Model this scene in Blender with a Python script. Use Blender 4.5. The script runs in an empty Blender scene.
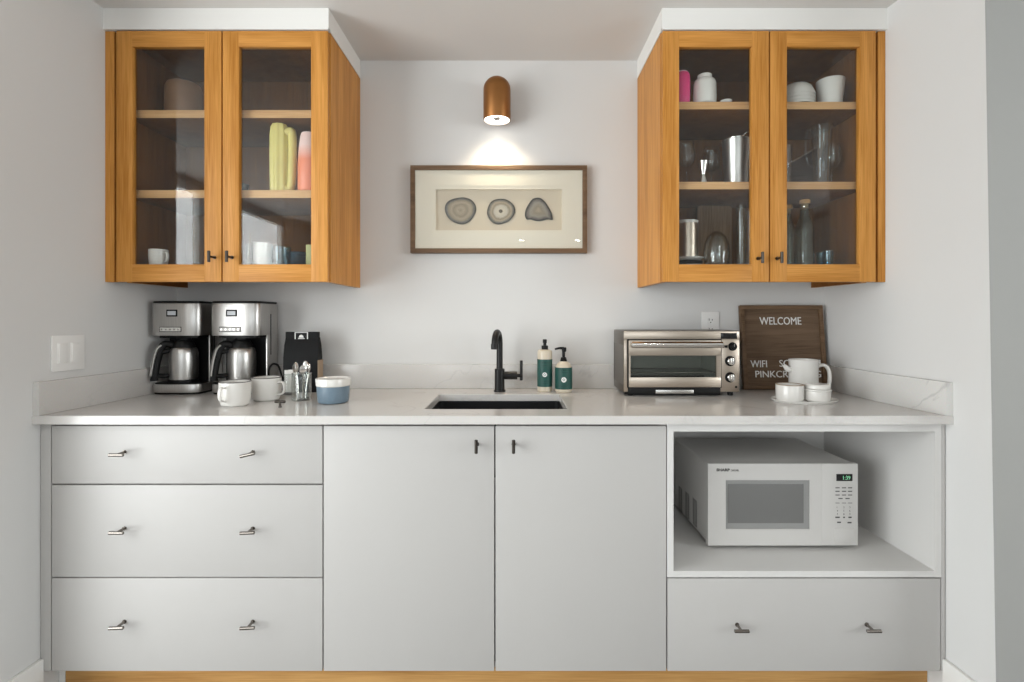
import bpy, bmesh, math, random
from mathutils import Vector, Matrix
random.seed(7)
PI = math.pi
SC = bpy.context.scene
COL = SC.collection

# ------------------------------------------------------------------ camera geometry (metres; back wall y=0, room towards -y)
CAM_D, CAM_H, FPX, U0, V0 = 2.25, 1.22, 522.0, 516.0, 317.0
def K(y): return (y + CAM_D) / FPX
def X(u, y): return (u - U0) * K(y)
def Z(v, y): return CAM_H - (v - V0) * K(y)

# ------------------------------------------------------------------ materials
def _new(name):
    m = bpy.data.materials.new(name); m.use_nodes = True
    nt = m.node_tree; b = nt.nodes['Principled BSDF']
    return m, nt, b
def pbr(name, col, rough=.5, metal=0., spec=.5, coat=0., trans=0., bump=0., bscale=200., var=0., vscale=6., emis=None, estr=0.):
    m, nt, b = _new(name)
    b.inputs['Base Color'].default_value = (*col, 1)
    b.inputs['Roughness'].default_value = rough
    b.inputs['Metallic'].default_value = metal
    b.inputs['Specular IOR Level'].default_value = spec
    b.inputs['Coat Weight'].default_value = coat
    b.inputs['Coat Roughness'].default_value = .08
    b.inputs['Transmission Weight'].default_value = trans
    if emis:
        b.inputs['Emission Color'].default_value = (*emis, 1); b.inputs['Emission Strength'].default_value = estr
    tc = nt.nodes.new('ShaderNodeTexCoord')
    if bump:
        n = nt.nodes.new('ShaderNodeTexNoise'); n.inputs['Scale'].default_value = bscale; n.inputs['Detail'].default_value = 3
        nt.links.new(tc.outputs['Object'], n.inputs['Vector'])
        bp = nt.nodes.new('ShaderNodeBump'); bp.inputs['Strength'].default_value = bump; bp.inputs['Distance'].default_value = .002
        nt.links.new(n.outputs['Fac'], bp.inputs['Height']); nt.links.new(bp.outputs['Normal'], b.inputs['Normal'])
    if var:
        n = nt.nodes.new('ShaderNodeTexNoise'); n.inputs['Scale'].default_value = vscale; n.inputs['Detail'].default_value = 4
        nt.links.new(tc.outputs['Object'], n.inputs['Vector'])
        r = nt.nodes.new('ShaderNodeValToRGB')
        r.color_ramp.elements[0].position = .3; r.color_ramp.elements[1].position = .7
        r.color_ramp.elements[0].color = (*[c * (1 - var) for c in col], 1)
        r.color_ramp.elements[1].color = (*[min(1, c * (1 + var)) for c in col], 1)
        nt.links.new(n.outputs['Fac'], r.inputs['Fac']); nt.links.new(r.outputs['Color'], b.inputs['Base Color'])
    return m
def wood(name, dark, light, axis='Z', rough=.42, fine=1.0, coat=0.):
    m, nt, b = _new(name)
    tc = nt.nodes.new('ShaderNodeTexCoord')
    def noise(across, along, detail, dist=0.):
        mp = nt.nodes.new('ShaderNodeMapping')
        s = [across] * 3; s['XYZ'.index(axis)] = along
        mp.inputs['Scale'].default_value = s
        nt.links.new(tc.outputs['Object'], mp.inputs['Vector'])
        n = nt.nodes.new('ShaderNodeTexNoise'); n.inputs['Scale'].default_value = 1; n.inputs['Detail'].default_value = detail
        n.inputs['Distortion'].default_value = dist
        nt.links.new(mp.outputs['Vector'], n.inputs['Vector']); return n
    n1 = noise(26 * fine, 1.6 * fine, 4, .6); n2 = noise(240 * fine, 7 * fine, 2); n3 = noise(5, 2.5, 2)
    def math_(op, a, c):
        q = nt.nodes.new('ShaderNodeMath'); q.operation = op
        nt.links.new(a, q.inputs[0])
        if isinstance(c, float): q.inputs[1].default_value = c
        else: nt.links.new(c, q.inputs[1])
        return q.outputs[0]
    f = math_('ADD', math_('MULTIPLY', n1.outputs['Fac'], .5), math_('MULTIPLY', n2.outputs['Fac'], .4))
    f = math_('ADD', f, math_('MULTIPLY', n3.outputs['Fac'], .15))
    r = nt.nodes.new('ShaderNodeValToRGB')
    r.color_ramp.elements[0].position = .39; r.color_ramp.elements[1].position = .63
    r.color_ramp.elements[0].color = (*dark, 1); r.color_ramp.elements[1].color = (*light, 1)
    nt.links.new(f, r.inputs['Fac']); nt.links.new(r.outputs['Color'], b.inputs['Base Color'])
    b.inputs['Roughness'].default_value = rough; b.inputs['Coat Weight'].default_value = coat
    b.inputs['Specular IOR Level'].default_value = .24
    bp = nt.nodes.new('ShaderNodeBump'); bp.inputs['Strength'].default_value = .08; bp.inputs['Distance'].default_value = .001
    nt.links.new(n2.outputs['Fac'], bp.inputs['Height']); nt.links.new(bp.outputs['Normal'], b.inputs['Normal'])
    return m
def brushed(name, col, rough=.28, axis='X', lo=.82):
    m, nt, b = _new(name)
    b.inputs['Metallic'].default_value = 1
    tc = nt.nodes.new('ShaderNodeTexCoord'); mp = nt.nodes.new('ShaderNodeMapping')
    s = [900.] * 3; s['XYZ'.index(axis)] = 12.; mp.inputs['Scale'].default_value = s
    n = nt.nodes.new('ShaderNodeTexNoise'); n.inputs['Scale'].default_value = 1; n.inputs['Detail'].default_value = 2
    nt.links.new(tc.outputs['Object'], mp.inputs['Vector']); nt.links.new(mp.outputs['Vector'], n.inputs['Vector'])
    r = nt.nodes.new('ShaderNodeValToRGB')
    r.color_ramp.elements[0].color = (*[c * lo for c in col], 1); r.color_ramp.elements[1].color = (*col, 1)
    r.color_ramp.elements[0].position = .3; r.color_ramp.elements[1].position = .7
    nt.links.new(n.outputs['Fac'], r.inputs['Fac']); nt.links.new(r.outputs['Color'], b.inputs['Base Color'])
    b.inputs['Roughness'].default_value = rough
    return m
def glass(name, tint=(1, 1, 1), base=.04, rough=.0, power=5.):
    """thin clear glass: straight-through transmission plus a Schlick mirror reflection"""
    m = bpy.data.materials.new(name); m.use_nodes = True
    nt = m.node_tree; nt.nodes.clear()
    out = nt.nodes.new('ShaderNodeOutputMaterial'); mix = nt.nodes.new('ShaderNodeMixShader')
    t = nt.nodes.new('ShaderNodeBsdfTransparent'); t.inputs['Color'].default_value = (*tint, 1)
    g = nt.nodes.new('ShaderNodeBsdfGlossy'); g.inputs['Roughness'].default_value = rough
    lw = nt.nodes.new('ShaderNodeLayerWeight'); lw.inputs['Blend'].default_value = .5
    p = nt.nodes.new('ShaderNodeMath'); p.operation = 'POWER'; p.inputs[1].default_value = power
    nt.links.new(lw.outputs['Facing'], p.inputs[0])
    ma = nt.nodes.new('ShaderNodeMath'); ma.operation = 'MULTIPLY_ADD'; ma.inputs[1].default_value = .9 - base; ma.inputs[2].default_value = base
    nt.links.new(p.outputs[0], ma.inputs[0]); nt.links.new(ma.outputs[0], mix.inputs['Fac'])
    nt.links.new(t.outputs[0], mix.inputs[1]); nt.links.new(g.outputs[0], mix.inputs[2])
    nt.links.new(mix.outputs[0], out.inputs['Surface'])
    return m
def quartz(name, base=(.63, .61, .588), vein=(.56, .543, .525)):
    m, nt, b = _new(name)
    tc = nt.nodes.new('ShaderNodeTexCoord')
    n = nt.nodes.new('ShaderNodeTexNoise'); n.inputs['Scale'].default_value = 3.2; n.inputs['Detail'].default_value = 8; n.inputs['Distortion'].default_value = 1.4
    nt.links.new(tc.outputs['Object'], n.inputs['Vector'])
    r = nt.nodes.new('ShaderNodeValToRGB'); e = r.color_ramp.elements
    e[0].position = .0; e[0].color = (*base, 1); e[1].position = 1; e[1].color = (*base, 1)
    for p, c in ((.485, base), (.503, vein), (.521, base)):
        q = e.new(p); q.color = (*c, 1)
    n2 = nt.nodes.new('ShaderNodeTexNoise'); n2.inputs['Scale'].default_value = 240; n2.inputs['Detail'].default_value = 2
    nt.links.new(tc.outputs['Object'], n2.inputs['Vector'])
    mx = nt.nodes.new('ShaderNodeMix'); mx.data_type = 'RGBA'; mx.blend_type = 'MULTIPLY'; mx.inputs['Factor'].default_value = .13
    n3 = nt.nodes.new('ShaderNodeTexNoise'); n3.inputs['Scale'].default_value = 2.2; nt.links.new(tc.outputs['Object'], n3.inputs['Vector'])
    r3 = nt.nodes.new('ShaderNodeValToRGB'); r3.color_ramp.elements[0].position = .42; r3.color_ramp.elements[1].position = .62
    mv = nt.nodes.new('ShaderNodeMix'); mv.data_type = 'RGBA'; mv.inputs[6].default_value = (*base, 1)
    nt.links.new(n3.outputs['Fac'], r3.inputs['Fac']); nt.links.new(r3.outputs['Color'], mv.inputs['Factor'])
    nt.links.new(n.outputs['Fac'], r.inputs['Fac']); nt.links.new(r.outputs['Color'], mv.inputs[7])
    nt.links.new(mv.outputs[2], mx.inputs[6]); nt.links.new(n2.outputs['Color'], mx.inputs[7])
    nt.links.new(mx.outputs[2], b.inputs['Base Color'])
    b.inputs['Roughness'].default_value = .16
    return m

M = {}
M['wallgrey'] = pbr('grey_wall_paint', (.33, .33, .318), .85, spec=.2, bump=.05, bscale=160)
M['wall'] = pbr('wall_paint', (.655, .65, .64), .85, spec=.2, bump=.05, bscale=160)
M['ceiling'] = pbr('ceiling_paint', (.68, .66, .64), .9, spec=.15, bump=.05, bscale=120)
M['soffit'] = pbr('soffit_paint', (.76, .75, .725), .7, spec=.25, bump=.04, bscale=160)
M['cab'] = pbr('white_cabinet_paint', (.465, .453, .44), .45, spec=.4, bump=.02, bscale=90)
M['caboard'] = pbr('white_cabinet_lit', (.63, .62, .605), .5, spec=.35)  # same white as the fronts, lightened for the light falling into the niche
M['oakV'] = wood('oak_vertical_grain', (.40, .158, .022), (.61, .285, .068), 'Z')
M['oakH'] = wood('oak_horizontal_grain', (.40, .158, .022), (.61, .285, .068), 'X')
M['oakShade'] = wood('oak_shaded_interior', (.15, .050, .008), (.22, .085, .016), 'Z', rough=.65)  # same oak darkened: the shade inside the cabinets is put into the colour
M['oakShelf'] = wood('oak_shelf', (.50, .27, .11), (.66, .40, .19), 'X', rough=.5)
M['toe'] = wood('toe_kick_oak', (.40, .20, .06), (.58, .33, .12), 'X')
M['walnut'] = wood('walnut', (.095, .055, .03), (.19, .118, .068), 'X', rough=.5)
M['felt'] = wood('letter_board_wood', (.105, .066, .041), (.19, .125, .080), 'X', rough=.75, fine=1.4)
M['board'] = wood('acacia_board', (.16, .09, .045), (.30, .19, .11), 'Z', rough=.55)
M['darkwood'] = wood('dark_wood', (.025, .012, .008), (.06, .028, .018), 'X', rough=.5)
M['quartz'] = quartz('white_quartz')
M['quartzv'] = quartz('veined_quartz', (.68, .67, .65), (.42, .415, .41))
M['steel'] = brushed('brushed_steel', (.60, .585, .56), .27, 'X')
M['steelV'] = brushed('brushed_steel_vertical', (.60, .585, .565), .33, 'Z')
M['warmsteel'] = brushed('warm_brushed_steel', (.58, .50, .42), .28, 'X')
M['chrome'] = pbr('polished_steel', (.72, .70, .67), .12, 1.)
M['pull'] = pbr('dark_bronze_pull', (.06, .052, .045), .32, .9)
M['nickel'] = pbr('smoked_nickel_pull', (.22, .20, .18), .25, 1.)
M['black'] = pbr('black_plastic', (.006, .006, .006), .42, spec=.22, bump=.02, bscale=400)
M['blackmatte'] = pbr('matte_black_metal', (.008, .0075, .0075), .36, spec=.3)
M['sink'] = pbr('black_sink_composite', (.007, .007, .008), .55, spec=.25, bump=.03, bscale=500)
M['white'] = pbr('white_glazed_ceramic', (.70, .685, .655), .2, coat=.3, var=.02, vscale=20)
M['enamel'] = pbr('white_enamel', (.72, .705, .675), .22, coat=.3, var=.02, vscale=16)
M['rim'] = pbr('dark_mug_rim', (.07, .06, .055), .35)
M['wplastic'] = pbr('white_plastic', (.545, .533, .517), .38, spec=.4, bump=.01, bscale=300)
M['bluegrey'] = pbr('blue_grey_ceramic', (.135, .195, .25), .4, coat=.1, var=.05, vscale=25)
M['copper'] = pbr('copper_shade', (.27, .115, .032), .42, .7, var=.06, vscale=12)
M['lampin'] = pbr('white_lamp_interior', (.9, .88, .84), .5)
M['led'] = pbr('led_ring', (1, 1, 1), .4, emis=(1, .95, .86), estr=4.5)
M['ledcore'] = pbr('led_core', (.30, .29, .27), .4)
M['mat'] = pbr('cream_mount_board', (.78, .71, .61), .85, spec=.1, bump=.04, bscale=500)
M['matback'] = pbr('linen_backing', (.64, .55, .44), .9, spec=.1, bump=.1, bscale=700)
M['pane'] = glass('clear_pane', (.97, .98, .975), .04)
M['smoked'] = glass('oven_glass', (.72, .735, .715), .035)
M['mwglass'] = pbr('microwave_window_mesh', (.16, .16, .157), .22, spec=.5, bump=.05, bscale=900)
M['glassware'] = glass('glassware', (.95, .965, .96), .06, 0., 3.2)
M['glassblue'] = glass('blue_glassware', (.70, .84, .90), .06)
M['bottle'] = glass('bottle_glass', (.80, .84, .82), .05, 0., 3.5)
M['soapbody'] = pbr('cream_soap_bottle', (.66, .58, .46), .3, trans=.15, coat=.1)
M['soaplabel'] = pbr('dark_teal_label', (.008, .068, .056), .5, var=.12, vscale=40)
M['labelwhite'] = pbr('white_print', (.82, .82, .80), .6)
M['labeldark'] = pbr('dark_print', (.006, .04, .035), .6)
M['greyprint'] = pbr('grey_print', (.06, .06, .058), .6)
M['blackpaper'] = pbr('black_paper', (.008, .008, .0085), .6, spec=.2, bump=.15, bscale=60)
M['kraft'] = pbr('kraft_paper', (.30, .22, .15), .8)
M['packet'] = pbr('white_paper_packet', (.80, .78, .75), .6, bump=.1, bscale=120)
M['green'] = pbr('green_digits', (.05, .4, .2), .5, emis=(.45, .8, .5), estr=.5)
M['screen'] = pbr('pale_lcd', (.62, .65, .68), .25)
M['blackglass'] = pbr('black_glass', (.008, .008, .009), .08)
M['pink'] = pbr('pink_silicone', (.72, .035, .20), .4)
M['pinkrim'] = pbr('pale_pink_rim', (.80, .55, .62), .4)
M['yellow'] = pbr('yellow_glaze', (.66, .575, .19), .42, coat=.1, var=.05, vscale=14)
M['cork'] = pbr('cork', (.46, .25, .09), .8, bump=.2, bscale=150, var=.15, vscale=60)
M['brownpot'] = pbr('brown_stoneware', (.28, .155, .085), .5, var=.1, vscale=18)
M['darkdish'] = pbr('dark_blue_dish', (.045, .065, .085), .35)
M['straw'] = pbr('wooden_stick', (.42, .30, .18), .7)
M['limelabel'] = pbr('lime_label', (.45, .46, .22), .6)
M['outlet'] = pbr('white_outlet_plastic', (.80, .79, .77), .35)
M['slot'] = pbr('dark_slot', (.02, .02, .02), .7)
M['floor'] = wood('grey_washed_floor', (.20, .193, .185), (.31, .30, .29), 'X', rough=.45)
M['winframe'] = pbr('white_window_frame', (.80, .80, .79), .5)
M['rack'] = pbr('oven_rack', (.60, .58, .55), .2, 1.)
M['ovenin'] = pbr('oven_cavity', (.50, .505, .48), .4, .5)
M['darksteel'] = brushed('dark_brushed_steel', (.20, .175, .15), .35, 'Y')
M['greybezel'] = pbr('grey_window_surround', (.27, .27, .265), .3)

def gradient_bottle():
    m, nt, b = _new('coral_to_pale_pink_glaze')
    tc = nt.nodes.new('ShaderNodeTexCoord'); sx = nt.nodes.new('ShaderNodeSeparateXYZ'); r = nt.nodes.new('ShaderNodeValToRGB')
    nt.links.new(tc.outputs['Generated'], sx.inputs[0]); nt.links.new(sx.outputs['Z'], r.inputs['Fac'])
    r.color_ramp.elements[0].position = .52; r.color_ramp.elements[0].color = (.80, .24, .13, 1)
    r.color_ramp.elements[1].position = .78; r.color_ramp.elements[1].color = (.82, .60, .57, 1)
    nt.links.new(r.outputs['Color'], b.inputs['Base Color']); b.inputs['Roughness'].default_value = .4
    return m
M['coral'] = gradient_bottle()
def agate(name, tones):
    m, nt, b = _new(name)
    at = nt.nodes.new('ShaderNodeAttribute'); at.attribute_name = 'ring'
    tc = nt.nodes.new('ShaderNodeTexCoord'); n = nt.nodes.new('ShaderNodeTexNoise'); n.inputs['Scale'].default_value = 60; n.inputs['Detail'].default_value = 4
    nt.links.new(tc.outputs['Object'], n.inputs['Vector'])
    ma = nt.nodes.new('ShaderNodeMath'); ma.operation = 'MULTIPLY_ADD'; ma.inputs[1].default_value = .16; ma.inputs[2].default_value = -.08
    nt.links.new(n.outputs['Fac'], ma.inputs[0])
    ad = nt.nodes.new('ShaderNodeMath'); nt.links.new(ma.outputs[0], ad.inputs[0]); nt.links.new(at.outputs['Fac'], ad.inputs[1])
    r = nt.nodes.new('ShaderNodeValToRGB'); e = r.color_ramp.elements
    e[0].position = tones[0][0]; e[0].color = (*tones[0][1], 1); e[1].position = tones[-1][0]; e[1].color = (*tones[-1][1], 1)
    for p, c in tones[1:-1]: q = e.new(p); q.color = (*c, 1)
    nt.links.new(ad.outputs[0], r.inputs['Fac']); nt.links.new(r.outputs['Color'], b.inputs['Base Color']); b.inputs['Roughness'].default_value = .3
    return m

# ------------------------------------------------------------------ mesh helpers
def merge(bm, t, mi=0, mat=None):
    for f in t.faces: f.material_index = mi
    if mat is not None: t.transform(mat)
    me = bpy.data.meshes.new('tmp'); t.to_mesh(me); t.free(); bm.from_mesh(me); bpy.data.meshes.remove(me)
def NB(): return bmesh.new()
def box(bm, x0, x1, y0, y1, z0, z1, bev=0., seg=2, mi=0, mat=None):
    t = bmesh.new(); bmesh.ops.create_cube(t, size=1)
    for v in t.verts:
        v.co = Vector(((x0 + x1) / 2 + v.co.x * (x1 - x0), (y0 + y1) / 2 + v.co.y * (y1 - y0), (z0 + z1) / 2 + v.co.z * (z1 - z0)))
    if bev: bmesh.ops.bevel(t, geom=list(t.edges), offset=bev, segments=seg, profile=.6, affect='EDGES', clamp_overlap=True)
    merge(bm, t, mi, mat)
def lathe(bm, prof, c=(0, 0, 0), seg=40, mi=0, mat=None, squash=None):
    t = bmesh.new(); rings = []
    for r, z in prof:
        if r < 1e-6: rings.append([t.verts.new((0, 0, z))])
        else: rings.append([t.verts.new((r * math.cos(2 * PI * i / seg), r * math.sin(2 * PI * i / seg), z)) for i in range(seg)])
    for a, b in zip(rings[:-1], rings[1:]):
        for i in range(seg):
            j = (i + 1) % seg
            if len(a) == 1 and len(b) == 1: continue
            if len(a) == 1: t.faces.new((a[0], b[i], b[j]))
            elif len(b) == 1: t.faces.new((a[i], b[0], a[j]))
            else: t.faces.new((a[i], b[i], b[j], a[j]))
    bmesh.ops.recalc_face_normals(t, faces=list(t.faces))
    if squash: 
        for v in t.verts: v.co.x *= squash[0]; v.co.y *= squash[1]
    if mat is not None: t.transform(mat)
    t.transform(Matrix.Translation(c)); merge(bm, t, mi)
def cyl(bm, c, r, h, axis='Z', seg=32, bev=0., mi=0, mat=None, r2=None):
    r2 = r if r2 is None else r2
    b = min(bev, r * .45, h * .45)
    prof = [(0, 0), (r - b, 0), (r, b), (r2, h - b), (r2 - b, h), (0, h)] if b else [(0, 0), (r, 0), (r2, h), (0, h)]
    rot = {'Z': Matrix(), 'X': Matrix.Rotation(PI / 2, 4, 'Y'), 'Y': Matrix.Rotation(-PI / 2, 4, 'X')}[axis]
    if mat is not None: rot = mat @ rot
    lathe(bm, prof, c, seg, mi, rot)
def tube(bm, pts, r, seg=12, mi=0, caps=True, flat=None):
    """round (or flattened) tube through a list of points; r may be a list"""
    pts = [Vector(p) for p in pts]; n = len(pts); rs = r if isinstance(r, (list, tuple)) else [r] * n
    t = bmesh.new(); rings = []
    tan = [(pts[min(i + 1, n - 1)] - pts[max(i - 1, 0)]).normalized() for i in range(n)]
    up = Vector((0, 0, 1)) if abs(tan[0].z) < .9 else Vector((1, 0, 0))
    nr = (up - tan[0] * up.dot(tan[0])).normalized()
    for i in range(n):
        nr = (nr - tan[i] * nr.dot(tan[i])).normalized(); bn = tan[i].cross(nr)
        a_, b_ = (1, 1) if flat is None else flat
        rings.append([t.verts.new(pts[i] + (nr * math.cos(2 * PI * k / seg) * a_ + bn * math.sin(2 * PI * k / seg) * b_) * rs[i]) for k in range(seg)])
    for a, b in zip(rings[:-1], rings[1:]):
        for k in range(seg): t.faces.new((a[k], a[(k + 1) % seg], b[(k + 1) % seg], b[k]))
    if caps: t.faces.new(rings[0][::-1]); t.faces.new(rings[-1])
    bmesh.ops.recalc_face_normals(t, faces=list(t.faces)); merge(bm, t, mi)
def prism(bm, poly, z0, z1, bev=0., mi=0, mat=None, seg=2, vert_bev=False):
    """polygon in x,y extruded along z; mat re-orients it"""
    t = bmesh.new()
    lo = [t.verts.new((p[0], p[1], z0)) for p in poly]; hi = [t.verts.new((p[0], p[1], z1)) for p in poly]
    t.faces.new(lo[::-1]); t.faces.new(hi); n = len(poly)
    for i in range(n): t.faces.new((lo[i], lo[(i + 1) % n], hi[(i + 1) % n], hi[i]))
    bmesh.ops.recalc_face_normals(t, faces=list(t.faces))
    if bev:
        ed = [e for e in t.edges if vert_bev or abs(e.verts[0].co.z - e.verts[1].co.z) < 1e-7]
        bmesh.ops.bevel(t, geom=ed, offset=bev, segments=seg, profile=.6, affect='EDGES', clamp_overlap=True)
    merge(bm, t, mi, mat)
XZ = Matrix(((1, 0, 0, 0), (0, 0, 1, 0), (0, 1, 0, 0), (0, 0, 0, 1)))      # polygon (x, z) extruded along y
YZ = Matrix(((0, 0, 1, 0), (1, 0, 0, 0), (0, 1, 0, 0), (0, 0, 0, 1)))      # polygon (y, z) extruded along x
def rrect(x0, x1, y0, y1, r, n=6):
    out = []
    for cx, cy, a0 in ((x1 - r, y1 - r, 0), (x0 + r, y1 - r, PI / 2), (x0 + r, y0 + r, PI), (x1 - r, y0 + r, 1.5 * PI)):
        for i in range(n + 1):
            a = a0 + PI / 2 * i / n; out.append((cx + r * math.cos(a), cy + r * math.sin(a)))
    return out
def spline(ctrl, n=8):
    pts = [Vector(p) for p in ctrl]; out = []
    for i in range(len(pts) - 1):
        p0, p1, p2, p3 = pts[max(i - 1, 0)], pts[i], pts[i + 1], pts[min(i + 2, len(pts) - 1)]
        for k in range(n):
            t = k / n
            out.append(.5 * ((2 * p1) + (p2 - p0) * t + (2 * p0 - 5 * p1 + 4 * p2 - p3) * t * t + (3 * p1 - p0 - 3 * p2 + p3) * t ** 3))
    out.append(pts[-1]); return out
def sweep_handle(c, az, r0, z0, r1, z1, out, n=8):
    """ear-shaped handle path from radius r0 at z0 to r1 at z1, bulging 'out', in the vertical plane at azimuth az"""
    d = Vector((math.cos(az), math.sin(az), 0)); up = Vector((0, 0, 1)); c = Vector(c)
    q = [(r0 - .004, z0), (r0 + out * .7, z0 + .002), (r0 + out, (z0 + z1) / 2 + (z0 - z1) * .18), (r1 + out * .85, z1 + (z0 - z1) * .18), (r1 - .004, z1)]
    return spline([c + d * a + up * b for a, b in q], n)
def text(bm, s, mat, w=None, h=None, depth=.0006, mi=0, bold=0.):
    """flat lettering in the x,y plane (x right, y up), lower-left at the origin, scaled to w x h"""
    cu = bpy.data.curves.new('t', 'FONT'); cu.body = s; cu.extrude = .02; cu.offset = bold; cu.resolution_u = 3
    ob = bpy.data.objects.new('t', cu); me = bpy.data.meshes.new_from_object(ob)
    t = bmesh.new(); t.from_mesh(me); bpy.data.objects.remove(ob); bpy.data.curves.remove(cu); bpy.data.meshes.remove(me)
    xs = [v.co.x for v in t.verts]; ys = [v.co.y for v in t.verts]; x0, y0 = min(xs), min(ys); W, H = max(xs) - x0, max(ys) - y0
    sx = w / W if w else h / H; sy = h / H if h else sx
    for v in t.verts: v.co = Vector(((v.co.x - x0) * sx, (v.co.y - y0) * sy, depth if v.co.z > 0 else 0))
    merge(bm, t, mi, mat)

def mat_ring_(b, x0, x1, z0, z1, X0, X1, Z0, Z1, ya, yb_):
    box(b, x0, x1, ya, yb_, Z1, z1); box(b, x0, x1, ya, yb_, z0, Z0); box(b, x0, X0, ya, yb_, Z0, Z1); box(b, X1, x1, ya, yb_, Z0, Z1)
def obj(name, bm, mats, parent=None, world=True, sharp=35):
    if not isinstance(mats, (list, tuple)): mats = [mats]
    root = parent
    while root is not None and root.parent is not None: root = root.parent
    if root is not None and world and parent is not None:
        bm.transform(Matrix.Translation(-root.location))
    me = bpy.data.meshes.new(name); bm.to_mesh(me); bm.free()
    for m in mats: me.materials.append(M[m] if isinstance(m, str) else m)
    me.polygons.foreach_set('use_smooth', [True] * len(me.polygons)); me.set_sharp_from_angle(angle=math.radians(sharp))
    o = bpy.data.objects.new(name, me); COL.objects.link(o)
    if parent is not None: o.parent = parent
    return o
def tag(o, label, cat, group=None):
    o['label'] = label; o['category'] = cat
    if group: o['group'] = group
    return o
def thing(name, label, cat, loc=(0, 0, 0), rot=None, group=None):
    o = bpy.data.objects.new(name, None); o.empty_display_size = .05; COL.objects.link(o)
    o.location = loc
    if rot: o.rotation_euler = rot
    return tag(o, label, cat, group)
def solo(name, bm, mats, label, cat, loc, group=None, sharp=35):
    """a thing that is one mesh, built around its own base"""
    o = obj(name, bm, mats, sharp=sharp); o.location = loc
    return tag(o, label, cat, group)
def struct(name, bm, mats, sharp=35):
    o = obj(name, bm, mats, sharp=sharp); o['kind'] = 'structure'; return o
def dup(src, loc, label, group=None):
    r = src.copy(); COL.objects.link(r); r.location = loc; r['label'] = label
    if group: r['group'] = group
    for ch in list(src.children):
        c = ch.copy(); COL.objects.link(c); c.parent = r
        for g in list(ch.children):
            d = g.copy(); COL.objects.link(d); d.parent = c
    return r

# ------------------------------------------------------------------ main dimensions
CT, ST = .914, .026                     # counter top height, slab thickness
YS, YF, YU = -.637, -.612, -.383        # slab front, base cabinet face, upper door face
CEIL = 2.3255
def wl(y):                              # left alcove wall
    pts = [(0, -1.462), (-.383, -1.4765), (-.637, -1.4965), (-.80, -1.503)]
    for (a, xa), (b, xb) in zip(pts[:-1], pts[1:]):
        if b <= y <= a: return xa + (xb - xa) * (y - a) / (b - a)
    return pts[0][1] if y > 0 else pts[-1][1]
def wr(y):
    pts = [(0, 1.329), (-.383, 1.3275), (-.637, 1.353), (-.80, 1.358)]
    for (a, xa), (b, xb) in zip(pts[:-1], pts[1:]):
        if b <= y <= a: return xa + (xb - xa) * (y - a) / (b - a)
    return pts[0][1] if y > 0 else pts[-1][1]
ys_ = [0.1, 0, -.1, -.2, -.3, -.383, -.46, -.54, -.637]

# ------------------------------------------------------------------ the room
RL, RR, RB = -2.6, 3.4, -5.9
b = NB(); box(b, -1.62, 1.62, 0, .12, 0, CEIL); struct('wall_back', b, 'wall')
b = NB(); prism(b, [(wl(y), y) for y in ys_] + [(wl(-.8), -.80), (-1.66, -.80), (-1.66, .1)], 0, CEIL); struct('wall_left', b, 'wall')
# right alcove wall: its front corner is a little out of plumb
b = NB(); base = [(wr(y), y) for y in ys_]
lo = base + [(1.356, -.778), (1.62, -.778), (1.62, .1)]; hi = base + [(1.356, -.737), (1.62, -.737), (1.62, .1)]
vl = [b.verts.new((*p, 0)) for p in lo]; vh = [b.verts.new((*p, CEIL)) for p in hi]
b.faces.new(vl[::-1]); b.faces.new(vh)
for i in range(len(vl)): j = (i + 1) % len(vl); b.faces.new((vl[i], vl[j], vh[j], vh[i]))
bmesh.ops.recalc_face_normals(b, faces=list(b.faces)); struct('wall_right', b, 'wall')
b = NB(); box(b, RL, -1.66, -.80, -.68, 0, CEIL); struct('wall_return_left', b, 'wall')
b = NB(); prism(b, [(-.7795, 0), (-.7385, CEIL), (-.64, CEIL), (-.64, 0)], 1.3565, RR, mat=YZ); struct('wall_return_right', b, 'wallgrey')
b = NB(); box(b, RL - .1, RR + .1, RB - .1, .12, -.06, 0); struct('floor', b, 'floor')
b = NB(); box(b, RL - .1, RR + .1, RB - .1, .12, CEIL, CEIL + .08); struct('ceiling', b, 'ceiling')
UY0, UY1, UZ0, UZ1 = -3.7, -1.7, .85, 2.05
b = NB()
box(b, RR, RR + .1, UY1, -.64, 0, CEIL); box(b, RR, RR + .1, RB, UY0, 0, CEIL); box(b, RR, RR + .1, UY0, UY1, 0, UZ0); box(b, RR, RR + .1, UY0, UY1, UZ1, CEIL)
struct('wall_room_right', b, 'wall')
b = NB()
for y0 in (UY0, (UY0 + UY1) / 2 - .03, UY1 - .06): box(b, RR + .02, RR + .08, y0, y0 + .06, UZ0, UZ1, .004)
box(b, RR + .02, RR + .08, UY0, UY1, UZ0, UZ0 + .06, .004); box(b, RR + .02, RR + .08, UY0, UY1, UZ1 - .06, UZ1, .004)
w3 = struct('added_window_right', b, 'winframe')  # unseen window, added to bring fill from the right
b = NB(); box(b, RR + .049, RR + .055, UY0 + .03, UY1 - .03, UZ0 + .03, UZ1 - .03); obj('pane', b, 'pane', w3)
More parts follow.
